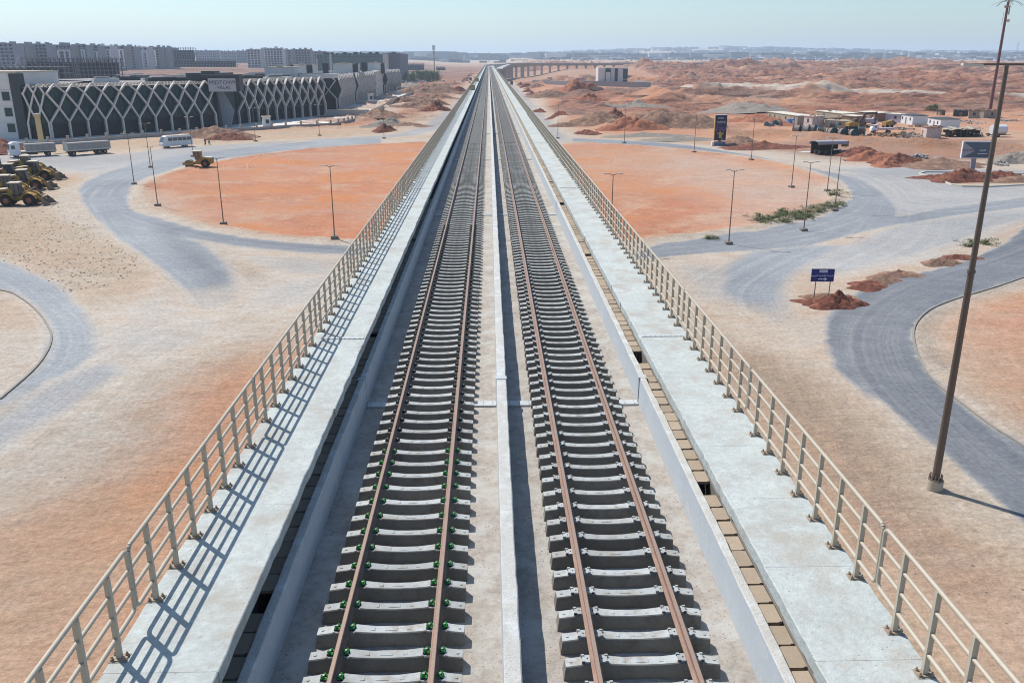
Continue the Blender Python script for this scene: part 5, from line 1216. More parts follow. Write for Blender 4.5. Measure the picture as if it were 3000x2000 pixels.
# people on the road: one skinned figure each, mid-stride
def person(p, rz_, top_c, leg_c, lab):
    J = [(0,0,.95),(0,0,1.2),(0,0,1.42),(0,.0,1.52),(.02,0,1.66),(.02,0,1.76),(.0,.1,.9),(.12,.11,.5),(.05,.11,.09),(.2,.12,.04),(0,-.1,.9),(-.05,-.1,.5),(-.25,-.1,.14),(-.12,-.1,.05),(0,.2,1.4),(-.08,.25,1.12),(.06,.25,.88),(.12,.25,.8),(0,-.2,1.4),(.1,-.25,1.12),(.28,-.24,.95),(.36,-.23,.92)]
    E_ = [(0,1),(1,2),(2,3),(3,4),(4,5),(0,6),(6,7),(7,8),(8,9),(0,10),(10,11),(11,12),(12,13),(2,14),(14,15),(15,16),(16,17),(2,18),(18,19),(19,20),(20,21)]
    R_ = [.15,.15,.16,.055,.1,.085,.1,.07,.05,.04,.1,.07,.05,.04,.07,.05,.04,.03,.07,.05,.04,.03]
    me = bpy.data.meshes.new('body'); me.from_pydata(J, E_, []); sk = me.skin_vertices if me.skin_vertices else None
    o = bpy.data.objects.new('person', me); COL.objects.link(o)
    md = o.modifiers.new('skin', 'SKIN'); 
    for i, v in enumerate(me.skin_vertices[0].data): v.radius = (R_[i], R_[i]); v.use_root = i == 0
    sm = o.modifiers.new('sub', 'SUBSURF'); sm.levels = 1; sm.render_levels = 1
    me.materials.append(mat('skin', (.30,.17,.11), .6, .05, 3)); o.location = p; o.rotation_euler.z = rz_; tag(o, lab, 'person')
    m = MB(); m.tube((0,0,.88), (0,0,1.46), .19, .215, 12); m.tube((0,0,1.46), (0,0,1.52), .215, .08, 12); m.beam((0,.2,1.44), (-.08,.26,1.1), .13, .13); m.beam((0,-.2,1.44), (.1,-.26,1.1), .13, .13); m.build('shirt', [mat('cloth ' + top_c[0], top_c[1], .9, .1, 5)], o)
    m = MB(); m.tube((0,0,.84), (0,0,.98), .18, .19, 12); m.tube((0,.09,.92), (.12,.11,.5), .125, .1, 10); m.tube((.12,.11,.5), (.05,.11,.1), .1, .075, 10); m.tube((0,-.09,.92), (-.05,-.1,.5), .125, .1, 10); m.tube((-.05,-.1,.5), (-.25,-.1,.15), .1, .075, 10); m.build('trousers', [mat('cloth ' + leg_c[0], leg_c[1], .9, .1, 5)], o)
    m = MB(); m.tube((.0,0,1.72), (.0,0,1.83), .1, .075, 10); m.build('hair', [mat('dark hair', (.015,.012,.01), .8, .1, 5)], o)
person(G(602, 425.5), .4, ('dark', (.05,.05,.09)), ('navy', (.04,.04,.06)), 'person in dark shirt and trousers walking on the dusty road')
person(G(614, 425.2), 2.6, ('pale', (.35,.34,.32)), ('grey', (.14,.14,.14)), 'person in pale shirt and grey trousers walking beside the dark clothed one')

# ------------------------------------------------------------------ cable reels
M_teal = mat('teal reel flange', (.16,.38,.42), .7, .15, 1.5, stain=(1.5, .5, .7, (.12,.22,.25))); M_dteal = mat('dark teal reel flange', (.03,.07,.085), .7, .2, 1.5); M_cab = mat('black brown cable', (.10,.075,.065), .7, .2, 6); M_bat = mat('grey reel batten', (.34,.29,.25), .8, .15, 2)
def make_reel(fl, body):
    t = thing('cable_reel', '', 'cable reel')
    for s in (-1, 1):
        m = MB(); m.wheel((0, s * .95, 1.3), 1.3, .12, 28)
        for k in range(8): a_ = k * math.pi / 4; m.cbox((.7 * math.cos(a_), s * 1.03, 1.3 + .7 * math.sin(a_)), (1.0, .04, .14), ry=-a_)
        m.build('flange', [fl], t)
    m = MB(); m.wheel((0, 0, 1.3), 1.12, 1.8, 28)
    for k in range(9): m.wheel((0, -.8 + k * .2, 1.3), 1.16, .13, 28)
    m.build('cable_winding', [body], t); m = MB(); m.wheel((0, 0, 1.3), .16, 2.15, 12); m.build('hub', [M_steel], t)
    return t
R1 = make_reel(M_teal, M_cab); R2 = make_reel(M_dteal, M_bat)
RL = [(1, 2252, 381, 1.9, 'half cut cable reel at the start of the reel yard'), (1, 2276, 377, 2.2, 'dark octagonal looking cable reel left of the blue crate'), (1, 2334, 392, .9, 'cable reel with grey battens first in the long row'), (1, 2360, 394, .9, 'second battened cable reel in the row'),
      (1, 2378, 391, .9, 'third battened cable reel, half behind the second'), (0, 2405, 399, 1.1, 'cable reel with bright teal face in the row middle'), (1, 2437, 401, .2, 'dark faced cable reel facing the road next to the bright teal one'), (0, 2440, 381, 1.0, 'bright teal reel standing behind the row'),
      (1, 2468, 403, .1, 'dark faced reel second before the lone teal one'), (1, 2499, 405, .1, 'largest dark faced reel at the end of the row'), (0, 2523, 397, 1.1, 'lone bright teal reel beside the flatbed pickup')]
u0 = set()
for k, px, py, rz_, lab in RL:
    src = (R2 if k else R1)
    if k not in u0: u0.add(k); src.location = G(px, py); src.rotation_euler.z = rz_; src['label'] = lab; src['group'] = 'cable reels at the site camp'
    else: dup(src, G(px, py), rz_, lab, 'cable reels at the site camp')

# ------------------------------------------------------------------ site camp
M_olv = mat('olive block wall', (.36,.32,.24), .9, .12, 1, stain=(1, .5, .68, (.27,.22,.17))); M_brn = mat('brown mud wall', (.25,.15,.10), .9, .15, 1); M_tin = mat('pale tin roof', (.62,.57,.46), .6, .1, .8)
M_lil = mat('lilac panel', (.45,.43,.50), .7, .05, 1); M_pl = mat('patchy white boards', (.58,.50,.46), .9, .12, 1.5, stain=(2, .5, .64, (.35,.22,.18))); M_tarp = mat('dark tarp', (.05,.045,.04), .8, .3, 2)  # M_lil is an even lilac grey
def hut(pl_, pr_, h, dep, wall, roof, lab, doors=(.5,), wins=(.2, .8), name='site_hut', cat_='hut', slope=.12, stones=0, skew=0.):
    a = G(*pl_); b = G(*pr_); d = b - a; W = d.length; t = thing(name, lab, cat_, a, math.atan2(d.y, d.x))
    m = MB(); m.box(0, W, 0, dep, 0, h); m.build('wall', [wall], t)
    m = MB(); m.prism([(-.2, h), (dep + .25, h + slope), (dep + .25, h + slope + .12), (-.2, h + .12)], -.2, W + .2, 'x'); m.build('roof', [roof], t)
    for u in doors: m = MB(); m.box(u * W - .45, u * W + .45, -.05, .02, .05, min(2.1, h - .3)); m.build('door', [M_brn if wall is not M_brn else M_olv], t)
    for u in wins: m = MB(); m.box(u * W - .45, u * W + .45, -.05, .02, h * .45, h * .78); m.build('window', [M_char], t)
    if stones:
        rr = random.Random(int(pl_[0])); m = MB()
        for k in range(stones): m.cbox((rr.uniform(0, W), rr.uniform(0, dep), h + .2 + rr.uniform(0, .2)), (rr.uniform(.2, .7), rr.uniform(.2, .6), rr.uniform(.15, .4)), rr.uniform(0, 3))
        m.build('roof_clutter', [M_brn], t)
    return t
hut((2248, 352), (2335, 366), 2.9, 5, M_olv, M_tin, 'long olive hut with a row of small windows and pale roof', (.42, .78), (.08, .25, .62, .9))
hut((2353, 371), (2378, 374), 3.4, 4.5, M_pl, M_pl, 'ramshackle stall hut with a white board front', (), (.5,), stones=10)
hut((2390, 348), (2468, 358), 2.8, 6, M_olv, M_tin, 'olive hut with low pale roof behind the junk', (.85,), (.3,), stones=6)
hut((2414, 374), (2480, 378), 2.3, 4, M_olv, M_olv, 'low roofless looking hut in front of the olive one', (), (.3, .7), stones=5)
hut((2464, 366), (2505, 370), 3.1, 4, M_brn, M_tin, 'brown boarded hut with a small peaked roof', (.3,), (.7,))
hut((2508, 352), (2565, 358), 3.0, 6, M_brn, M_tin, 'open brown shelter under a long pale roof', (.25, .6), (.8,))
hut((2566, 356), (2635, 360), 2.8, 4, M_lil, M_tin, 'long off white cabin under the pale roof', (.3,), (.8,), 'site_cabin', 'cabin')
hut((2637, 360), (2672, 366), 2.9, 5, M_wp, M_char, 'white cabin with black door in the middle of the camp', (.45,), (.15, .8), 'site_cabin', 'cabin')
hut((2716, 371), (2753, 378), 2.9, 6, M_wp, M_char, 'white cabin with two brown windows near the shelter', (.5,), (.18, .78), 'site_cabin', 'cabin')
hut((2696, 402), (2712, 406), 3.0, 4, M_pl, M_brn, 'small stone walled hut with crumbled roof alone by the berm', (.3,), (), stones=12)
hut((2742, 343), (2757, 344), 2.4, 2, M_brn, M_char, 'tiny brown latrine shed beside the green bush', (.5,), ())
hut((2792, 346), (2834, 347), 2.7, 5, M_char, M_char, 'dark metal shed left of the ruined walls', (.5,), (.2,), stones=4)
hut((2836, 349), (2876, 350), 3.0, 5, mat('rubble stone', (.33,.28,.22), .95, .3, 1.2, bump=.1, bscale=2), M_brn, 'ruined rubble stone walls left of the mast foot', (), (.4,), stones=16)
hut((2880, 351), (2920, 350), 3.2, 5, MATS['rubble stone'], M_brn, 'ruined rubble stone walls under the mast', (), (.6,), stones=16)
# collapsed shelter
a = G(2775, 402); t = thing('salvage_shelter', 'sagging shelter of tarps and scrap timber in the camp', 'shelter', a, .05); rr = random.Random(2)
m = MB()
for k in range(60): m.cbox((rr.uniform(0, 10), rr.uniform(0, 4), rr.uniform(.1, 1.8)), (rr.uniform(.3, 1.6), rr.uniform(.3, 1.2), rr.uniform(.2, .9)), rr.uniform(0, 3), rx=rr.uniform(-.4, .4))
m.build('scrap', [M_tarp], t); m = MB()
for k in range(14): m.cbox((k * .75 + rr.uniform(-.2, .2), 2, 2.3 + rr.uniform(-.3, .3)), (1.1, 4.2, .12), rr.uniform(-.15, .15), rx=rr.uniform(-.1, .1), ry=rr.uniform(-.2, .2))
m.build('roof', [mat('faded tarp', (.42,.37,.29), .9, .25, 1)], t)
for k in range(6): m = MB(); m.tube((k * 1.9, -.1, 0), (k * 1.9 + .1, 0, 2.3), .05, .05, 6); m.build('post', [M_brn], t)
# junk heap and timber
def junk(px, py, n, w_, lab, mt, seed, name='scrap_heap', cat_='scrap heap'):
    rr = random.Random(seed); m = MB()
    for k in range(n):
        q = Vector((rr.gauss(0, w_ / 2.5), rr.gauss(0, .9), rr.uniform(.05, .8) * math.exp(-abs(rr.gauss(0, .5))))); m.cbox(q, (rr.uniform(.3, 2.2), rr.uniform(.08, .5), rr.uniform(.06, .4)), rr.uniform(0, 3), rx=rr.uniform(-.6, .6), ry=rr.uniform(-.5, .5))
    tag(m.build(name, [mt], None, G(px, py), 0), lab, cat_)
junk(2610, 400, 46, 7, 'heap of timber planks beside the flatbed pickup', MATS['weathered timber'], 1); junk(2658, 395, 44, 4, 'bristling heap of scrap bars near the small stone hut', M_bat, 2); junk(2675, 404, 30, 7, 'low spread of flat boards by the camp berm', M_bat, 3)
junk(2430, 352, 50, 5, 'dark junk piled on the ground between two olive huts', M_tarp, 4); junk(2478, 374, 40, 3, 'round tangle of scrap behind the reels', M_brn, 5); junk(2690, 463, 34, 4, 'broken concrete slabs below the camp berm', M_grey, 6); junk(2935, 485, 16, 3, 'dark slab pieces by the far kerb', M_grey, 7)
p = G(2315, 366); m = MB(); m.cbox((0, 0, .9), (2.2, 1.6, 1.8)); m.cbox((0, 0, 1.85), (2.3, 1.7, .12)); m.mi = 1; m.cbox((.55, -.81, .9), (.8, .04, 1.3)); tag(m.build('blue_tank_crate', [mat('bright blue plastic', (.12,.28,.55), .6, .08, 1), M_wp], None, p, .2), 'bright blue crate in front of the long olive hut', 'crate')
rj = random.Random(77)
for px, py, n_, w_, mt_, lab in ((2290, 392, 30, 4, M_bat, 'low scrap spread left of the battened reels'), (2340, 378, 34, 3, M_brn, 'brown crates and boards before the stall hut'), (2420, 366, 40, 4, M_tarp, 'dark machinery parts behind the low olive hut'), (2532, 374, 36, 4, M_tarp, 'dark engine parts under the excavator boom'), (2560, 398, 26, 4, M_brn, 'brown timber scraps in front of the pickup'), (2640, 380, 30, 4, M_bat, 'grey scrap between the pickup and the white cabins'), (2690, 372, 22, 3, M_brn, 'brown boards piled beside the cabin with the black door'), (2770, 365, 26, 4, M_tarp, 'dark bits heaped behind the salvage shelter'), (2862, 398, 30, 4, M_tarp, 'dark scrap at the end of the salvage shelter'), (2805, 356, 26, 4, M_bat, 'grey debris before the dark metal shed'), (2850, 362, 34, 5, M_grey, 'rubble blocks in front of the ruined walls'), (2945, 356, 40, 6, M_grey, 'rubble blocks spread right of the mast foot'), (2470, 350, 26, 4, M_brn, 'brown scraps behind the peaked hut')):
    junk(px, py, n_, w_, lab, mt_, int(px))
for px, py, lab, c_, L_ in ((2330, 356, 'yellow dumper parked against the long olive hut', M_yel, 5), (2452, 362, 'rusty tank lorry among the huts', M_brn, 6), (2545, 366, 'grey van under the long pale roof', M_lil, 5), (2600, 374, 'yellow compressor beside the black car', M_yel, 3)):
    t = thing('site_truck', lab, 'site vehicle', G(px, py), rj.uniform(-.3, .3)); m = MB(); m.prism([(-L_/2,.6),(-L_/2,1.9),(L_*.2,2.1),(L_*.22,2.5),(L_*.42,2.4),(L_/2,1.5),(L_/2,.6)], -1, 1, 'y'); m.build('body', [c_], t)
    m = MB(); m.prism([(L_*.24,1.6),(L_*.25,2.35),(L_*.4,2.25),(L_*.45,1.6)], -1.02, 1.02, 'y'); m.build('cab_window', [M_vg], t)
    for x in (-L_ * .3, L_ * .3):
        for y in (-.9, .9): m = MB(); m.wheel((0, 0, 0), .5, .3, 12); m.build('wheel', [M_tyre], t, (x, y, .5))
# excavator
p = G(2500, 379); EX = thing('excavator', 'yellow excavator with folded dark boom amid the camp', 'excavator', p, .1)
m = MB()
for y in (-1.1, 1.1): m.prism([(-2,.0),(-2.3,.45),(-2,.9),(2,.9),(2.3,.45),(2,0)], y - .28, y + .28, 'y')
m.build('track', [M_tyre], EX); m = MB(); m.prism([(-2.3,.95),(-2.4,2.0),(-1,2.3),(1.2,2.2),(1.4,.95)], -1.2, 1.2, 'y'); m.build('body', [M_yel], EX)
m = MB(); m.prism([(.1,2.1),(.1,3.1),(1.1,3.1),(1.4,2.1)], .1, 1.1, 'y'); m.build('cab', [M_vg], EX); m = MB(); m.beam((1.2, -.3, 1.6), (3.4, -.3, 4.9), .4, .6); m.beam((3.3, -.3, 4.9), (7.2, -.3, 5.0), .4, .55); m.build('boom', [M_chas], EX)
m = MB(); m.beam((7.0, -.3, 5.4), (6.6, -.3, 1.4), .32, .45); m.build('stick', [M_chas], EX); m = MB(); m.prism([(6.2,1.5),(5.6,.9),(5.7,.2),(6.6,.0),(6.9,1.3)], -.9, .3, 'y'); m.build('bucket', [M_steel], EX)
# flatbed pickup
p = G(2580, 389); PK = thing('flatbed_pickup', 'white flatbed pickup parked beside the teal cable reel', 'pickup', p, math.pi - .05)
m = MB(); m.prism([(1.2,.5),(3.2,.5),(3.2,1.2),(2.8,1.9),(2.4,2.3),(1.2,2.3)], -.95, .95, 'y'); m.build('cab', [M_wp], PK); m = MB(); m.box(-3.6, 1.1, -1.05, 1.05, .95, 1.5); m.build('bed', [M_lil], PK)
m = MB(); m.prism([(2.83,1.9),(2.45,2.28),(2.4,2.25),(2.76,1.88)], -.85, .85, 'y'); m.build('windscreen', [M_vg], PK)
for s in (-1, 1): m = MB(); m.box(1.6, 2.3, s * .955 - .01, s * .955 + .01, 1.55, 2.1); m.build('side_window', [M_vg], PK)
for x in (2.3, -2.2):
    for y in (-.9, .9): wheelp(PK, x, y, .42, .26)
place_car('black', 2605, 366, math.pi - .2, 'black car parked in the shade of the camp cabins')
# water trailer by the tall lamp
p = G(2922, 401); WT = thing('water_tank_trailer', 'rounded white tank trailer on the orange soil behind the tall lamp', 'trailer', p, .1)
m = MB(); m.tube((-2, 0, 2.0), (2, 0, 2.0), 1.35, 1.35, 18); m.build('tank', [M_wp], WT); m = MB(); m.cbox((0, 0, .6), (4.6, 1.4, .2)); m.beam((2, 0, .6), (4, 0, .5), .12, .12); m.build('chassis', [M_chas], WT)
for y in (-.95, .95): wheelp(WT, -.4, y, .42, .26)
# roadside stall
p = G(2428, 452); ST = thing('roadside_stall', 'dark roadside stall under a sagging grey canopy', 'stall', p, .12)
m = MB(); m.prism([(-2.3,2.5),(-2.0,3.1),(0,3.25),(2.3,2.9),(2.4,2.2),(2.2,2.25),(2.1,2.75),(0,3.1),(-2,2.95),(-2.2,2.4)], -4, 3.4, 'x'); m.build('canopy', [mat('faded grey canvas', (.33,.30,.32), .8, .12, 1)], ST)
for x in (-3.6, 0, 3): 
    for y in (-1.9, 1.9): m = MB(); m.tube((x, y, 0), (x, y, 3), .05, .05, 6); m.build('post', [M_chas], ST)
m = MB(); m.box(-3.6, 3, 1.6, 1.8, 0, 2.6); m.build('back_cloth', [M_tarp], ST)
m = MB(); rr = random.Random(7)
for k in range(16): m.cbox((rr.uniform(-3.6, 2.8), rr.uniform(-1.8, .4), rr.uniform(.3, .8)), (rr.uniform(.5, 1.1), rr.uniform(.4, .9), rr.uniform(.5, 1.1)), rr.uniform(-.3, .3))
m.build('goods', [M_tarp], ST); m = MB(); m.box(3.0, 4.6, -.2, .2, 1.7, 3.0); m.build('hanging_cloth', [mat('mustard cloth', (.28,.22,.05), .9, .2, 2)], ST)
for x, y, n in ((4.3, -1.4, 'first'), (5.2, -1.6, 'second')): m = MB(); m.tube((0, 0, 0), (0, 0, 1.1), .42, .42, 14); m.tube((0, 0, 1.1), (0, 0, 1.2), .2, .2, 10); o = m.build('water_drum', [mat('blue drum', (.04,.07,.28), .5, .1, 2)], None, p + Vector((x - 2.2, y, 0))); tag(o, 'blue drum beside the roadside stall', 'drum', 'blue drums at the stall')
m = MB(); m.cbox((0, 0, .6), (2.6, 1.0, .15)); m.beam((1.2, 0, .6), (2.6, 0, .5), .08, .08); t = m.build('small_cart', [M_chas], None, p + Vector((5.6, .8, 0)), .2); tag(t, 'low two wheeled cart standing beyond the stall', 'cart')
for y in (-.55, .55): wheelp(t, .2, y, .38, .16)
m = MB(); m.prism([(-3,-1.5),(2.6,-.8),(3.4,1.2),(-.6,1.0)], 0, .05); tag(m.build('ground_sheet', [mat('pale plastic sheet', (.55,.62,.62), .5, .05, 1)], None, G(2366, 445)), 'pale plastic sheet spread left of the stall', 'sheet')

# ------------------------------------------------------------------ signs
M_navy = mat('navy poster', (.025,.022,.07), .5, .1, 1); M_pur = mat('purple print', (.30,.17,.33), .6, .3, 3); M_gold = mat('yellow print', (.50,.36,.04), .6, .15, 2); M_wpr = mat('white print', (.75,.75,.78), .6, .03, 2)
p = G(2107, 427); AD = thing('advertising_totem', 'tall dark purple advertising board on a yellow stub and grey plinth', 'advertising board', p, -.05)
m = MB(); m.box(-1.45, 1.45, -.35, .35, 1.35, 7.6); m.mi = 1; m.box(-1.62, -1.452, -.34, .34, 1.3, 7.65); m.mi = 2; m.box(-1.62, 1.5, -.36, .36, 7.62, 7.74); m.build('panel', [M_navy, mat('orange side', (.62,.36,.10), .6, .05, 1), M_wpr], AD)
m = MB(); m.box(-.4, .4, -.3, .3, .95, 1.33); m.build('stub', [M_gold], AD); m = MB(); m.box(-1.55, 1.4, -.7, .7, 0, 1.0); m.build('plinth', [mat('blue grey plinth', (.17,.18,.26), .8, .1, 1)], AD); m = MB(); m.box(-2.0, -1.56, -.7, .7, 0, 1.0); m.build('plinth_end', [M_white], AD)
m = MB(); rr = random.Random(1)
for k in range(34): x = rr.uniform(-1.2, 1.2); z = rr.gauss(4.3, .45); m.cbox((x, -.36, z), (.07, .02, rr.uniform(.2, .8)), ry=rr.uniform(-.5, .5))
m.build('printed_pattern', [M_pur], AD); m = MB(); m.box(-.35, .4, -.375, -.355, 1.9, 2.9); m.box(-.75, .8, -.375, -.355, 2.9, 3.25); m.tube((0, -.375, 3.35), (0, -.355, 3.35), .22, .22, 12); m.build('printed_figure', [M_gold], AD)
text('(OO)', .62, M_wpr, AD, (-.1, -.37, 6.9), (rad(90), 0, 0), .01)
m = MB()
for z, w_, n in ((6.05, 1.1, 9), (5.65, .85, 6)):
    for k in range(n): m.cbox((-w_ + (2 * w_) * k / (n - 1), -.365, z + (.05 if k % 3 == 0 else 0)), (2 * w_ / n * .75, .02, .09 + .07 * (k % 2)))
m.box(.2, .95, -.375, -.355, 1.55, 1.68); m.build('printed_script', [M_wpr], AD)
p = G(2845, 512); BB = thing('arrow_billboard', 'grey billboard with a pale triangle arrow on one thick post in the kerbed island', 'billboard', p, -.12)
m = MB(); m.box(-.42, .42, -.2, .2, 0, 3.9); m.build('post', [mat('lilac grey post', (.30,.28,.34), .7, .05, 1)], BB)
m = MB(); m.box(-2.5, 2.7, -.3, .2, 3.1, 6.3); m.mi = 1; m.box(-2.35, 2.55, -.34, -.3, 3.25, 6.15); m.build('panel', [M_wpr, mat('slate blue board', (.10,.13,.17), .6, .08, 1)], BB)
m = MB(); m.prism([(-2.35,3.25),(-2.35,6.15),(-.1,4.55)], -.37, -.345, 'y'); m.build('triangle', [mat('pale pink grey print', (.36,.33,.36), .6, .05, 1)], BB)
text('BOOK NOW', .52, ml, BB, (-1.35, -.38, 4.62), (rad(90), 0, 0), .01, sx=.75); text('16037', .55, M_wpr, BB, (1.2, -.38, 4.6), (rad(90), 0, 0), .01, sx=.9); m = MB(); m.box(.4, 2.1, -.37, -.35, 3.95, 4.05); m.build('printed_line', [M_wpr], BB)
p0 = G(2384, 877); RS = thing('direction_sign', 'blue road sign with white Arabic writing and an arrow, on two thin posts', 'road sign', p0, -.04)
q0 = G(2416, 870)
for k, pp in enumerate((p0, q0)): m = MB(); m.tube((0, 0, 0), (0, 0, 2.6), .045, .045, 8); m.build('post', [M_pole], RS, (0 if k == 0 else (q0 - p0).x, 0 if k == 0 else 0, 0))
m = MB(); m.box(-.45, 1.55, -.08, -.03, 1.75, 2.85); m.mi = 1; m.box(-.5, 1.6, -.06, -.0, 1.7, 2.9); m.build('panel', [mat('navy sign blue', (.02,.035,.20), .4, .05, 2), M_pole], RS)
m = MB(); m.box(.2, .95, -.1, -.082, 2.56, 2.80); m.build('white_label', [M_wpr], RS); m = MB(); m.box(.15, .8, -.1, -.082, 1.92, 1.99); m.prism([(.78,2.1),(.98,1.955),(.78,1.81),(.72,1.86),(.84,1.955),(.72,2.05)], -.1, -.082, 'y'); m.build('arrow', [M_wpr], RS)
text('\ufee9\u062f\ufef3\u062f\ufea0\ufedf\u0627 \ufe94\ufef3\u0631\u0627\u062f\ufef9\u0627 \ufe94\ufee4\ufebb\u0627\ufecc\ufedf\u0627', .24, M_wpr, RS, (.55, -.1, 2.28), (rad(90), 0, 0), .008)
text('\ufef0\ufed4\ufeb8\ufe98\ufeb4\ufee3', .2, MATS['navy sign blue'], RS, (.57, -.105, 2.68), (rad(90), 0, 0), .006)

for nk, kp in enumerate(KERBS):
    m = MB()
    kp = smooth_line(kp, 4)
    for a, b in zip(kp[:-1], kp[1:]): m.beam((*a, hz(*a) + .02), (*b, hz(*b) + .02), .15, .16)
    tag(m.build('road_kerb', [mat('dusty dark kerb', (.27,.245,.21), .9, .15, 1)]), 'thin kerb on the inner edge of the ' + ('dark road bend behind the tall lamp' if nk == 0 else 'pale road curving in from the frame edge'), 'kerb')
# kerbed island with red soil
K = [(2693,510),(2712,504),(2800,506),(2905,509),(3100,512),(3100,540),(3000,543),(2900,548),(2820,547),(2790,543),(2740,525)]
KW = [G(*k_) for k_ in K]; m = MB()
for a, b in zip(KW, KW[1:] + KW[:1]): m.beam((a.x, a.y, .08), (b.x, b.y, .08), .3, .3)
tag(m.build('island_kerb', [mat('pale kerb', (.55,.52,.45), .9, .08, 1)]), 'pale kerb ring round the traffic island with the arrow billboard', 'kerb')

# mast disguised as a palm
p = G(2897, 342); PT = thing('palm_disguised_mast', 'very tall dark red mast dressed as a palm with antennas on top', 'mast', (p.x, p.y, hz(p.x, p.y) - .5))
H = 41.5; m = MB(); m.tube((0,0,0), (0,0,H), .62, .42, 12); m.build('trunk', [mat('dark red bark paint', (.16,.07,.065), .7, .15, 1)], PT)
m = MB(); m.tube((0,0,H), (0,0,H + 5), .35, .3, 10)
for k in range(5): a_ = k * 1.256; m.cbox((.65 * math.cos(a_), .65 * math.sin(a_), H + 3.2), (.25, .45, 2.6), a_)
m.build('antenna_panels', [M_beige], PT)
m = MB(); 
for k in range(9): a_ = k * .7; m.cbox((1.1 * math.cos(a_), 1.1 * math.sin(a_), H + 5.1 + .2 * (k % 2)), (.7, .35, .45), a_)
m.tube((0,0,H + 5), (0,0,H + 7.2), .04, .03, 5); m.build('top_equipment', [M_brn], PT)
for k in range(14):
    a_ = k * 2 * math.pi / 14; up = .9 if k % 2 else .3; m = MB(); prev = None
    for s in range(9):
        r_ = .4 + s * .62; z = H + .3 + up * s * .55 - s * s * .022 * (2 if up < .5 else 1); c_ = Vector((r_ * math.cos(a_), r_ * math.sin(a_), z))
        if prev is not None:
            m.beam(prev, c_, .09, .06)
            for sd_ in (-1, 1): m.beam(c_, c_ + Vector((-math.sin(a_) * sd_ * .55 + .35 * math.cos(a_), math.cos(a_) * sd_ * .55 + .35 * math.sin(a_), -.2)), .07, .03)
        prev = c_
    m.build('frond', [mat('dry palm green', (.13,.13,.09), .8, .2, 1)], PT)
m = MB(); m.tube((.9, -.3, H - 6.5), (.9, -.7, H - 6.5), .55, .55, 14); m.build('dish', [M_head], PT); m = MB(); m.cbox((-.7, -.2, H - 1.6), (.9, .7, .9)); m.cbox((.9, 0, H - 2.8), (.35, .35, 3.2)); m.tube((-1.1, 0, H - 8), (-1.0, 0, H - 3.5), .06, .06, 6); m.build('equipment_box', [M_bat], PT)

# far mast by the horizon
a = GD(1272.5, 206, 1400); H = (GD(1272.5, 134, 1400) - a).z; t = thing('distant_mast', 'thin pale telecom mast on the horizon left of the tracks', 'mast', a)
m = MB(); m.tube((0,0,-2), (0,0,H), .9, .7, 8); m.build('pole', [M_bat], t); m = MB()
for s in (-1, 1): m.cbox((s * 1.6, 0, H - 3), (.9, .8, 7)); m.cbox((s * 1.4, .5, H - 10), (.8, .8, 4))
m.build('antenna_panels', [M_char], t)
# pylons
def pylon(px, yb, yt, D, lab, M=[None]):
    a = GD(px, yb, D); H = (GD(px, yt, D) - a).z; t = thing('power_pylon', lab, 'pylon', a, 0, 'power pylons in the haze'); m = MB(); w_ = H * .09; rr = H * .007
    for sx in (-1, 1):
        for sy in (-1, 1): m.beam((sx * w_, sy * w_, 0), (sx * w_ * .25, sy * w_ * .25, H * .62), rr, rr); m.beam((sx * w_ * .25, sy * w_ * .25, H * .62), (0, 0, H), rr, rr)
    for k in range(6): z = H * k / 8; u = w_ * (1 - .75 * z / (H * .62)); v = w_ * (1 - .75 * (z + H / 8) / (H * .62)); m.beam((-u, -u, z), (v, -v, z + H / 8), rr * .8, rr * .8); m.beam((u, -u, z), (-v, -v, z + H / 8), rr * .8, rr * .8)
    m.build('lattice_tower', [M_bat], t); m = MB()
    for z, l in ((.62, .24), (.78, .2), (.93, .14)): m.beam((-H * l, 0, H * z), (0, 0, H * (z + .03)), rr * 1.2, rr * 1.2); m.beam((H * l, 0, H * z), (0, 0, H * (z + .03)), rr * 1.2, rr * 1.2); m.beam((-H * l, 0, H * z), (H * l, 0, H * z), rr, rr)
    m.build('cross_arm', [M_bat], t)
pylon(1684, 176, 145, 2500, 'first of the two pylons side by side above the branch viaduct'); pylon(1702, 176, 144, 2450, 'second of the two pylons side by side above the branch viaduct')
pylon(1870, 178, 147, 2300, 'pylon above the white office villa'); pylon(1891, 178, 146, 2200, 'pylon right of the one above the white office'); pylon(2978, 156, 123, 2300, 'pylon on the ridge right of the palm mast')
pylon(2652, 180, 150, 2300, 'pylon among the far east dunes'); pylon(1392, 172, 150, 3300, 'small pylon behind the end of the tracks'); pylon(1262, 176, 150, 2900, 'pylon left of the distant mast')
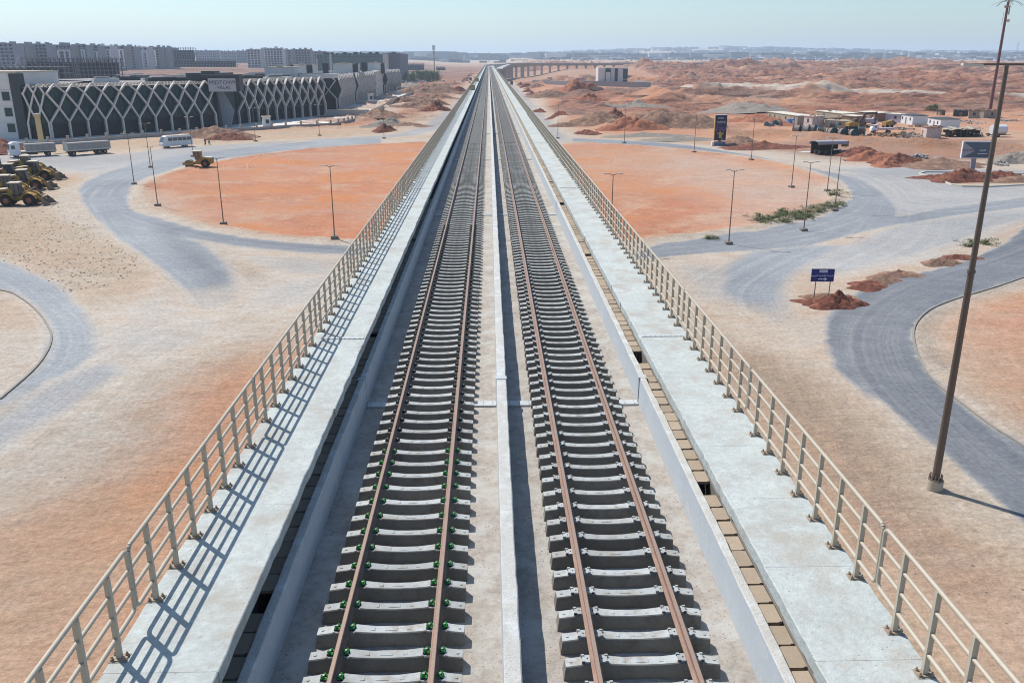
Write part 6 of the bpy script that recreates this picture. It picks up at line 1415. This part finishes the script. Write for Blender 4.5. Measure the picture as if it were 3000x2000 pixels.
# ------------------------------------------------------------------ earth heaps
M_red = mat('dark red earth', (.15,.055,.036), .95, .3, .9, bump=.2, bscale=2.2, stain=(.9, .48, .64, (.29,.115,.07)), spots=(3, .12, (.10,.04,.03)))
M_brw = mat('brown earth', (.20,.12,.085), .95, .3, .8, bump=.2, bscale=2.0, stain=(.7, .48, .62, (.34,.20,.13)), spots=(3, .10, (.14,.09,.06)))
M_orh = mat('orange earth', (.32,.13,.075), .95, .25, .8, bump=.2, bscale=2.0, stain=(.7, .45, .6, (.36,.14,.08)), spots=(3, .08, (.2,.08,.05)))
M_gry = mat('grey gravel heap', (.25,.215,.18), .95, .2, .8, bump=.1, bscale=3)
def mound(px, py, r, h, mt, lab, el=1.0, rz_=0, grp=None, rough=.5, pk=0):
    p = G(px, py); z0 = hz(p.x, p.y); n = 40; m = MB(); P = []; F = []; sd_ = int(px * 13 + py * 7); m.smooth = True
    for i in range(n + 1):
        for j in range(n + 1):
            u = (i / n * 2 - 1) * 1.15; v = (j / n * 2 - 1) * 1.15
            d = math.hypot(u, v); ang = math.atan2(v, u); e = 1 + .22 * math.sin(ang * 2 + sd_) + .12 * math.sin(ang * 5 + sd_ * 2)
            P.append((u * r * el, v * r, d / e))
    A_ = np.array(P); d = A_[:, 2]; nz = fbm(A_[:, 0] / (r * .45) + sd_ % 97, A_[:, 1] / (r * .45), 5, sd_ % 50, .6)
    nf = fbm(A_[:, 0] / (r * .12) + sd_ % 97, A_[:, 1] / (r * .12), 3, sd_ % 50, .6)
    z = np.clip(1 - d, 0, 1) ** (.9 if pk else 1.0); z = z * (1 - rough + rough * 2 * nz) * h + np.clip(1 - d, 0, .4) * (nf - .45) * h * 1.15
    edge = sstep(1.0, 1.12, d); zg = -0.25 * edge
    P = [(float(A_[k, 0]), float(A_[k, 1]), float(z[k] + zg[k]) - .03 + hz(p.x + A_[k, 0] * math.cos(rz_) - A_[k, 1] * math.sin(rz_), p.y + A_[k, 0] * math.sin(rz_) + A_[k, 1] * math.cos(rz_)) - z0) for k in range(len(P))]
    for i in range(n):
        for j in range(n): a = i * (n + 1) + j; F.append((a, a + n + 1, a + n + 2, a + 1))
    m.add(P, F); o = m.build('earth_heap', [mt], None, (p.x, p.y, z0), rz_); tag(o, lab, 'earth heap', grp); return o
R_, B_, O_, Gy = M_red, M_brw, M_orh, M_gry
for a in [(2452, 893, 1.9, 1.1, R_, 'dark red heap at the foot of the blue road sign', 1.35, .0), (2435, 872, 1.6, .45, B_, 'low brown heap just behind the red one at the blue sign', 1.7, .1), (2395, 888, 1.6, .35, R_, 'flat spill of red soil left of the red heap at the blue sign', 1.5, 0),
          (2540, 838, 1.7, .55, R_, 'crumbly dark red heap on the strip beyond the blue sign', 1.6, .35), (2585, 820, 1.6, .5, B_, 'first brown heap along the strip beside the dark road', 1.8, .35), (2630, 806, 1.5, .45, B_, 'second brown heap along the strip beside the dark road', 1.8, .35),
          (2755, 772, 1.8, .7, B_, 'rounded brown heap near the tall lamp on the strip', 1.2, .3), (2815, 755, 1.6, .45, R_, 'small red brown heap before the bush by the tall lamp', 1.4, .3),
          (2838, 528, 4.2, 2.2, R_, 'dark red heap under the arrow billboard', 1.7, 0), (2750, 523, 3.2, .8, R_, 'low red heap on the tip of the kerbed island', 1.6, 0), (2935, 524, 3.6, 1.5, R_, 'dark heap behind the tall lamp on the kerbed island', 1.3, 0), (3010, 530, 4, 1.2, B_, 'brown heap at the outer end of the kerbed island', 2, 0),
          (2560, 470, 4.5, 2.2, O_, 'orange heap with a sharp tip below the camp berm', 1.3, 0), (2520, 455, 4.5, 2.0, R_, 'reddish heap right of the roadside stall', 1.8, 0), (2630, 478, 4.4, 1.8, R_, 'dark red double tipped heap at the road edge', 1.5, 0), (2600, 487, 3, 1.6, O_, 'small orange heap touching the road edge', 1.2, 0), (2760, 486, 6, 1.4, B_, 'wide brown rubble heap behind the billboard', 1.8, 0), (2985, 475, 5, 2.6, Gy, 'grey heap below the big pipe', 1.3, 0),
          (1580, 329, 2.8, 1.5, R_, 'single dark red heap by the road right of the tracks', 1.2, 0), (1638, 355, 3.2, 1.3, R_, 'small red heap behind the first east lamp', 1.5, 0), (1722, 393, 3.2, 1.5, R_, 'small red heap at the road corner', 1.5, 0), (1800, 352, 4.5, 3.4, R_, 'pointed dark red heap behind the bend', 1.1, 0),
          (1850, 382, 7, 4.2, O_, 'orange red cone in front of the long dark heap', 1.4, 0), (1965, 376, 8.5, 4.6, M_brw, 'long high dark heap near the purple advertising board', 2.1, -.05), (1740, 370, 7.5, 3.0, B_, 'brown scrubby heap beside the verge', 1.8, 0), (1890, 400, 5, 1.0, Gy, 'low grey rubble strip along the road', 2.5, 0), (1985, 411, 5, 1.1, Gy, 'low grey rubble strip left of the advertising board', 2.4, 0), (2165, 424, 5, 2.2, B_, 'brown rocky heap right of the advertising board', 1.6, 0), (2240, 433, 6, 1.2, R_, 'low reddish heap in front of the camp', 2, 0), (2215, 365, 8, 3.4, O_, 'smooth orange bank behind the advertising board', 1.6, 0),
          (1690, 275, 10, 7.0, O_, 'big orange red heap in front of the yard wall', 1.5, 0), (1600, 285, 9, 4.2, B_, 'broad scrubby brown heap beside the verge road', 1.5, 0), (1570, 264, 6, 3, B_, 'dark brown heap at the verge bend', 1.4, 0), (1720, 302, 7, 3.6, O_, 'orange heap before the tan container', 1.4, 0), (1870, 318, 9, 3.6, Gy, 'rounded grey gravel hill beyond the pointed heap', 1.5, 0), (2190, 330, 14, 4.2, Gy, 'large grey gravel hill behind the camp', 1.7, 0),
          (675, 409, 4.2, 2.0, R_, 'dark red cone near the two walking people', 1.4, 0), (628, 402, 7, 3.0, B_, 'grey brown rubble mound behind the walking people', 1.6, 0), (9, 447, 6, 3.2, R_, 'reddish heap in front of the white block at the frame edge', 1.3, 0),
          (1126, 387, 3.2, 2.3, R_, 'dark red cone at the foot of the lamp beside the far ring road', 1.3, 0), (1140, 372, 5, 1.8, Gy, 'grey brown heap behind that dark red cone', 1.7, 0), (1195, 372, 4.5, 1.2, B_, 'flat brown heap toward the viaduct', 2, 0), (1112, 350, 7, 3.2, B_, 'brown ridged heap inside the bend of the boundary wall', 1.6, 0), (1185, 303, 5.5, 3.2, B_, 'brown heap next to the receding boundary wall', 1.5, 0), (1257, 310, 6, 3.4, B_, 'peaked brown heap of the pair beside the road', 1.5, 0), (1275, 326, 5, 2.8, R_, 'red brown heap in front of the peaked pair', 1.3, 0), (1292, 309, 3.5, 1.6, R_, 'small heap on the road edge beside the pair', 1.3, 0), (1215, 318, 5, 1.5, B_, 'low brown heap left of the peaked pair', 2, 0),
          (1262, 275, 12, 6.2, B_, 'largest brown heap below the car park', 1.7, 0), (1335, 272, 7, 4.2, R_, 'dark pointed heap near the railing', 1.3, 0), (1245, 291, 6, 2.2, B_, 'small brown heap before the largest one', 1.4, 0), (1290, 291, 6, 2.6, B_, 'small dark tipped heap before the largest one', 1.6, 0), (1355, 277, 5, 2, B_, 'low heap touching the verge road', 1.5, 0), (1215, 262, 10, 3, Gy, 'pale grey mound below the parked cars', 2, 0), (1300, 263, 8, 3, B_, 'dull brown mound between car park and road', 1.6, 0)]:
    mound(a[0], a[1], a[2], a[3], a[4], a[5], a[6], a[7])
for k, (px, py) in enumerate(((1381,219),(1376,224),(1371,229),(1366,233.5),(1361,238),(1540,262),(1531,256),(1547,270),(1557,280),(1524,251))):
    west = px < 1430; mound(px, py, 3.4, 2.4, R_ if k % 2 else B_, 'tipped lorry load of brown earth in the line along the ' + ('west' if west else 'east') + ' verge road', 1.2, 0, 'tipped loads along the ' + ('west' if west else 'east') + ' verge road')
# concrete pipe at the frame edge
p = G(2960, 466); m = MB(); m.tube((0,0,.75), (14, 1.5, .75), .75, .75, 20); m.mi = 1; m.tube((-.02,0,.75), (.02,0,.75), .6, .6, 20); tag(m.build('concrete_pipe', [mat('pipe brown', (.22,.15,.13), .8, .1, 1), M_tarp], None, p, .05), 'long brown pipe lying at the road edge beyond the tall lamp', 'pipe')

# ------------------------------------------------------------------ shrubs and trees: leaf clusters on twigs
M_lf = mat('dusty olive leaf', (.17,.19,.095), .9, .3, 2); M_lg = mat('green leaf', (.085,.12,.04), .9, .3, 1.5); M_tw = mat('twig', (.16,.11,.07), .9, .2, 4)
def leaves(n, rx, rz_, size, mt, seed, base=.15):
    r = np.random.default_rng(seed); m = MB(); m2 = MB()
    cl = [(r.normal(0, .45) * rx, r.normal(0, .45) * rx, base + abs(r.normal(0, .5)) * rz_) for _ in range(14)]
    for c_ in cl: m2.tube((c_[0] * .15, c_[1] * .15, 0), c_, size * .12, size * .05, 4, caps=False)
    for k in range(n):
        c_ = cl[k % 14]; p = Vector((c_[0] + r.normal(0, .2) * rx, c_[1] + r.normal(0, .2) * rx, max(.02, c_[2] + r.normal(0, .2) * rz_))); a_, b_ = r.uniform(0, 6.28), r.uniform(-1.2, 1.2); s = size * r.uniform(.6, 1.4)
        d = Vector((math.cos(a_) * math.cos(b_), math.sin(a_) * math.cos(b_), math.sin(b_))) * s; e = d.cross(Vector((r.normal(), r.normal(), r.normal()))).normalized() * s * .45
        m.add([p - d, p + e, p + d, p - e], [(0, 1, 2, 3)])
    return m.mesh('foliage', [mt]), m2.mesh('stem', [M_tw])
SB = [leaves(420, 1.0, .9, .11, M_lf, s) for s in (1, 2, 3)] + [leaves(600, 1.6, 2.6, .2, M_lg, 4, .8)]
def shrub(px, py, k, s, lab, grp, cat_='shrub', name='shrub'):
    p = G(px, py); t = thing(name, lab, cat_, (p.x, p.y, hz(p.x, p.y)), px % 6.28, grp, s)
    t.scale = (s * 1.25, s * 1.25, s * (.6 if name == 'shrub' else 1))
    for nm, me in (('foliage', SB[k][0]), ('stem' if name == 'shrub' else 'trunk', SB[k][1])): o = bpy.data.objects.new(nm, me); COL.objects.link(o); o.parent = t
r = random.Random(21)
for k in range(30):
    u = k / 29; px = 2240 + 210 * u + r.uniform(-8, 8); py = 656 - 50 * u ** 1.5 + r.uniform(-14, 6); shrub(px, py, k % 3, r.uniform(.5, .95), 'grey green desert shrub in the dense belt on the rim of the orange island', 'shrub belt on the island rim')
for px, py, s, lab in ((2294, 625, 1.2, 'separate round shrub standing in from the island rim belt'), (2222, 646, 1.2, 'small shrub at the near end of the rim belt'), (2440, 577, 1.3, 'small shrub beside the eastern tip lamp'), (2837, 722, 1.0, 'round shrub left of the tall lamp pole'), (2885, 715, 1.0, 'yellowish shrub right of the tall lamp pole'), (2080, 700, .7, 'dry low shrub on the near rim of the east island half'), (2098, 699, .6, 'second dry low shrub on the near rim of the east island half')): shrub(px, py, 1, s, lab, None)
shrub(2722, 331, 3, 1.0, 'dark green bush beside the tiny latrine shed', None); shrub(2737, 331, 3, 1.15, 'taller dark green bush right behind the first', None)
for k in range(34): shrub(1178 + r.uniform(0, 105), 228 + r.uniform(0, 14), 3, r.uniform(1.5, 2.6), 'low green tree of the grove around the far car park', 'trees round the far car park', 'tree', 'grove_tree')
# dry tufts and clods as ground cover
tf = MB(); rg = np.random.default_rng(4); cnt = 0
while cnt < 1500:
    vx, vy = rg.uniform(-40, 330), rg.uniform(470, 690); p = V(vx, vy)
    if (vx - 150) ** 2 / 190 ** 2 + (vy - 570) ** 2 / 100 ** 2 > 1: continue
    s = rg.uniform(.05, .12); ii = int(np.searchsorted(XS, p.x)); jj = int(np.searchsorted(YS, p.y)); cnt += 1
    if A2[jj, ii] > .08: continue
    z = hz(p.x, p.y); tf.cbox((p.x, p.y, z + s * .25), (s * 2.4, s * 1.2, s * .9), rg.uniform(0, 3), taper=.4); cnt += 1
o = tf.build('dry_tufts', [mat('dry clod', (.46,.36,.26), .95, .2, 1)]); o['kind'] = 'stuff'; tag(o, 'dry tufts and clods scattered over the sandy ground by the loaders', 'ground cover')
rk = MB(); cnt = 0
zonesR = [((1600,2500),(255,400)), ((2200,3000),(410,500)), ((1120,1400),(290,400)), ((2330,2560),(800,900)), ((2680,2960),(860,1150)), ((560,760),(385,420))]
for k in range(5200):
    (xa, xb), (ya, yb) = zonesR[k % 6 if k % 3 == 0 else k % 2]; p = G(rg.uniform(xa, xb), rg.uniform(ya, yb)); z = hz(p.x, p.y)
    if abs(p.x) < 10: continue
    s = min(.6, .06 + rg.exponential(.10)) * (1 if p.y > 150 else .45)
    ii = int(np.searchsorted(XS, p.x)); jj = int(np.searchsorted(YS, p.y))
    if A2[min(jj, NY - 1), min(ii, NX - 1)] > .1: continue; rk.cbox((p.x, p.y, z + s * .15), (s * rg.uniform(.8, 2), s, s * .7), rg.uniform(0, 3), taper=.6, rx=rg.uniform(-.3, .3))
o = rk.build('rubble', [mat('rubble grey', (.36,.29,.24), .95, .25, .5)]); o['kind'] = 'stuff'; tag(o, 'scattered stones and rubble on the red soil', 'rubble')

# ------------------------------------------------------------------ far towns, as masses of small blocks
def town(name, n, xf, yf, hh, ww, mt, lab, seed):
    r = np.random.default_rng(seed); m = MB(); k = 0
    while k < n:
        y = r.uniform(*yf); x = r.uniform(xf[0], xf[1]) * y
        if fbm(np.array([x / 400]), np.array([y / 250]), 3, seed)[0] < .42: k += 1; continue
        w_ = r.uniform(*ww); h = r.uniform(*hh); z = float(height(np.array([x]), np.array([y]))[0]); m.mi = int(r.integers(0, len(mt)))
        m.box(x, x + w_, y, y + w_ * .7, z - 3, z + h); k += 1
    o = m.build(name, mt); o['kind'] = 'stuff'; tag(o, lab, 'town')
TW = [mat('town pale', (.55,.52,.50), .9, .05, .02), mat('town grey', (.34,.34,.36), .9, .05, .02), mat('town dark', (.13,.14,.17), .9, .05, .02), mat('town green', (.08,.10,.08), .95, .1, .02)]
st = MB(); rg = np.random.default_rng(9)
for k in range(5200):
    if k % 2: p = G(rg.uniform(0, 1000), rg.uniform(560, 1950))
    else: p = G(rg.uniform(1950, 3000), rg.uniform(700, 1950))
    ii = int(np.searchsorted(XS, p.x)); jj = int(np.searchsorted(YS, p.y))
    if abs(p.x) < 9 or A2[min(jj, NY - 1), min(ii, NX - 1)] > .12 or fbm(np.array([p.x / 6]), np.array([p.y / 6]), 3, 5)[0] < .45: continue
    s = min(.13, .025 + rg.exponential(.028)) * (1 + p.y / 100)
    if (p.x - .5) ** 2 + (p.y - 168) ** 2 < 68 ** 2: continue; st.cbox((p.x, p.y, hz(p.x, p.y) + s * .2), (s * rg.uniform(.8, 1.8), s, s * .7), rg.uniform(0, 3), taper=.6)
o = st.build('loose_stones', [mat('loose stone', (.33,.25,.19), .95, .3, .8)]); o['kind'] = 'stuff'; tag(o, 'loose stones lying on the sand on both sides of the viaduct', 'stones')
town('far_town', 1500, (-.22, .62), (2950, 3900), (5, 10), (14, 50), TW[:3], 'pale low town spread across the plain behind the desert', 1)
town('distant_city', 2300, (-.5, .62), (4000, 5600), (12, 30), (25, 110), TW[1:4] + [TW[0]], 'bluish distant city band along the horizon', 2)
town('hill_city', 1700, (.02, .64), (5400, 7600), (9, 22), (25, 90), TW, 'hazy city climbing the far east hills', 3)
# a minaret and a water tower far off
for px, yb, yt, lab, n in ((1431.5, 176, 154, 'tiny minaret beyond the end of the tracks', 'minaret'), (1333, 166, 157, 'tiny water tower on the horizon', 'water_tower')):
    a = GD(px, yb, 3000); H = (GD(px, yt, 3000) - a).z; m = MB(); m.tube((0,0,-5), (0,0,H * .75), 1.8, 1.6, 8); m.tube((0,0,H * .75), (0,0,H * .9), 2.6 if n == 'minaret' else 5, 2.4 if n == 'minaret' else 5, 8); m.tube((0,0,H * .9), (0,0,H), 1.4, .2, 8); tag(m.build(n, [TW[1]], None, a), lab, n.replace('_', ' '))

# ------------------------------------------------------------------ haze
hb_ = MB(); hb_.box(-13500, 13500, -400, 14500, -60, 190)
hm = bpy.data.materials.new('haze'); hm.use_nodes = True; t = hm.node_tree; t.nodes.clear(); ou = t.nodes.new('ShaderNodeOutputMaterial'); pv = t.nodes.new('ShaderNodeVolumePrincipled')
pv.inputs['Color'].default_value = (.66, .82, 1, 1); pv.inputs['Density'].default_value = .00014; pv.inputs['Anisotropy'].default_value = .2
t.links.new(pv.outputs[0], ou.inputs['Volume'])
o = hb_.build('haze', [hm]); o['kind'] = 'stuff'; tag(o, 'thin blue haze that fades the far town', 'haze')
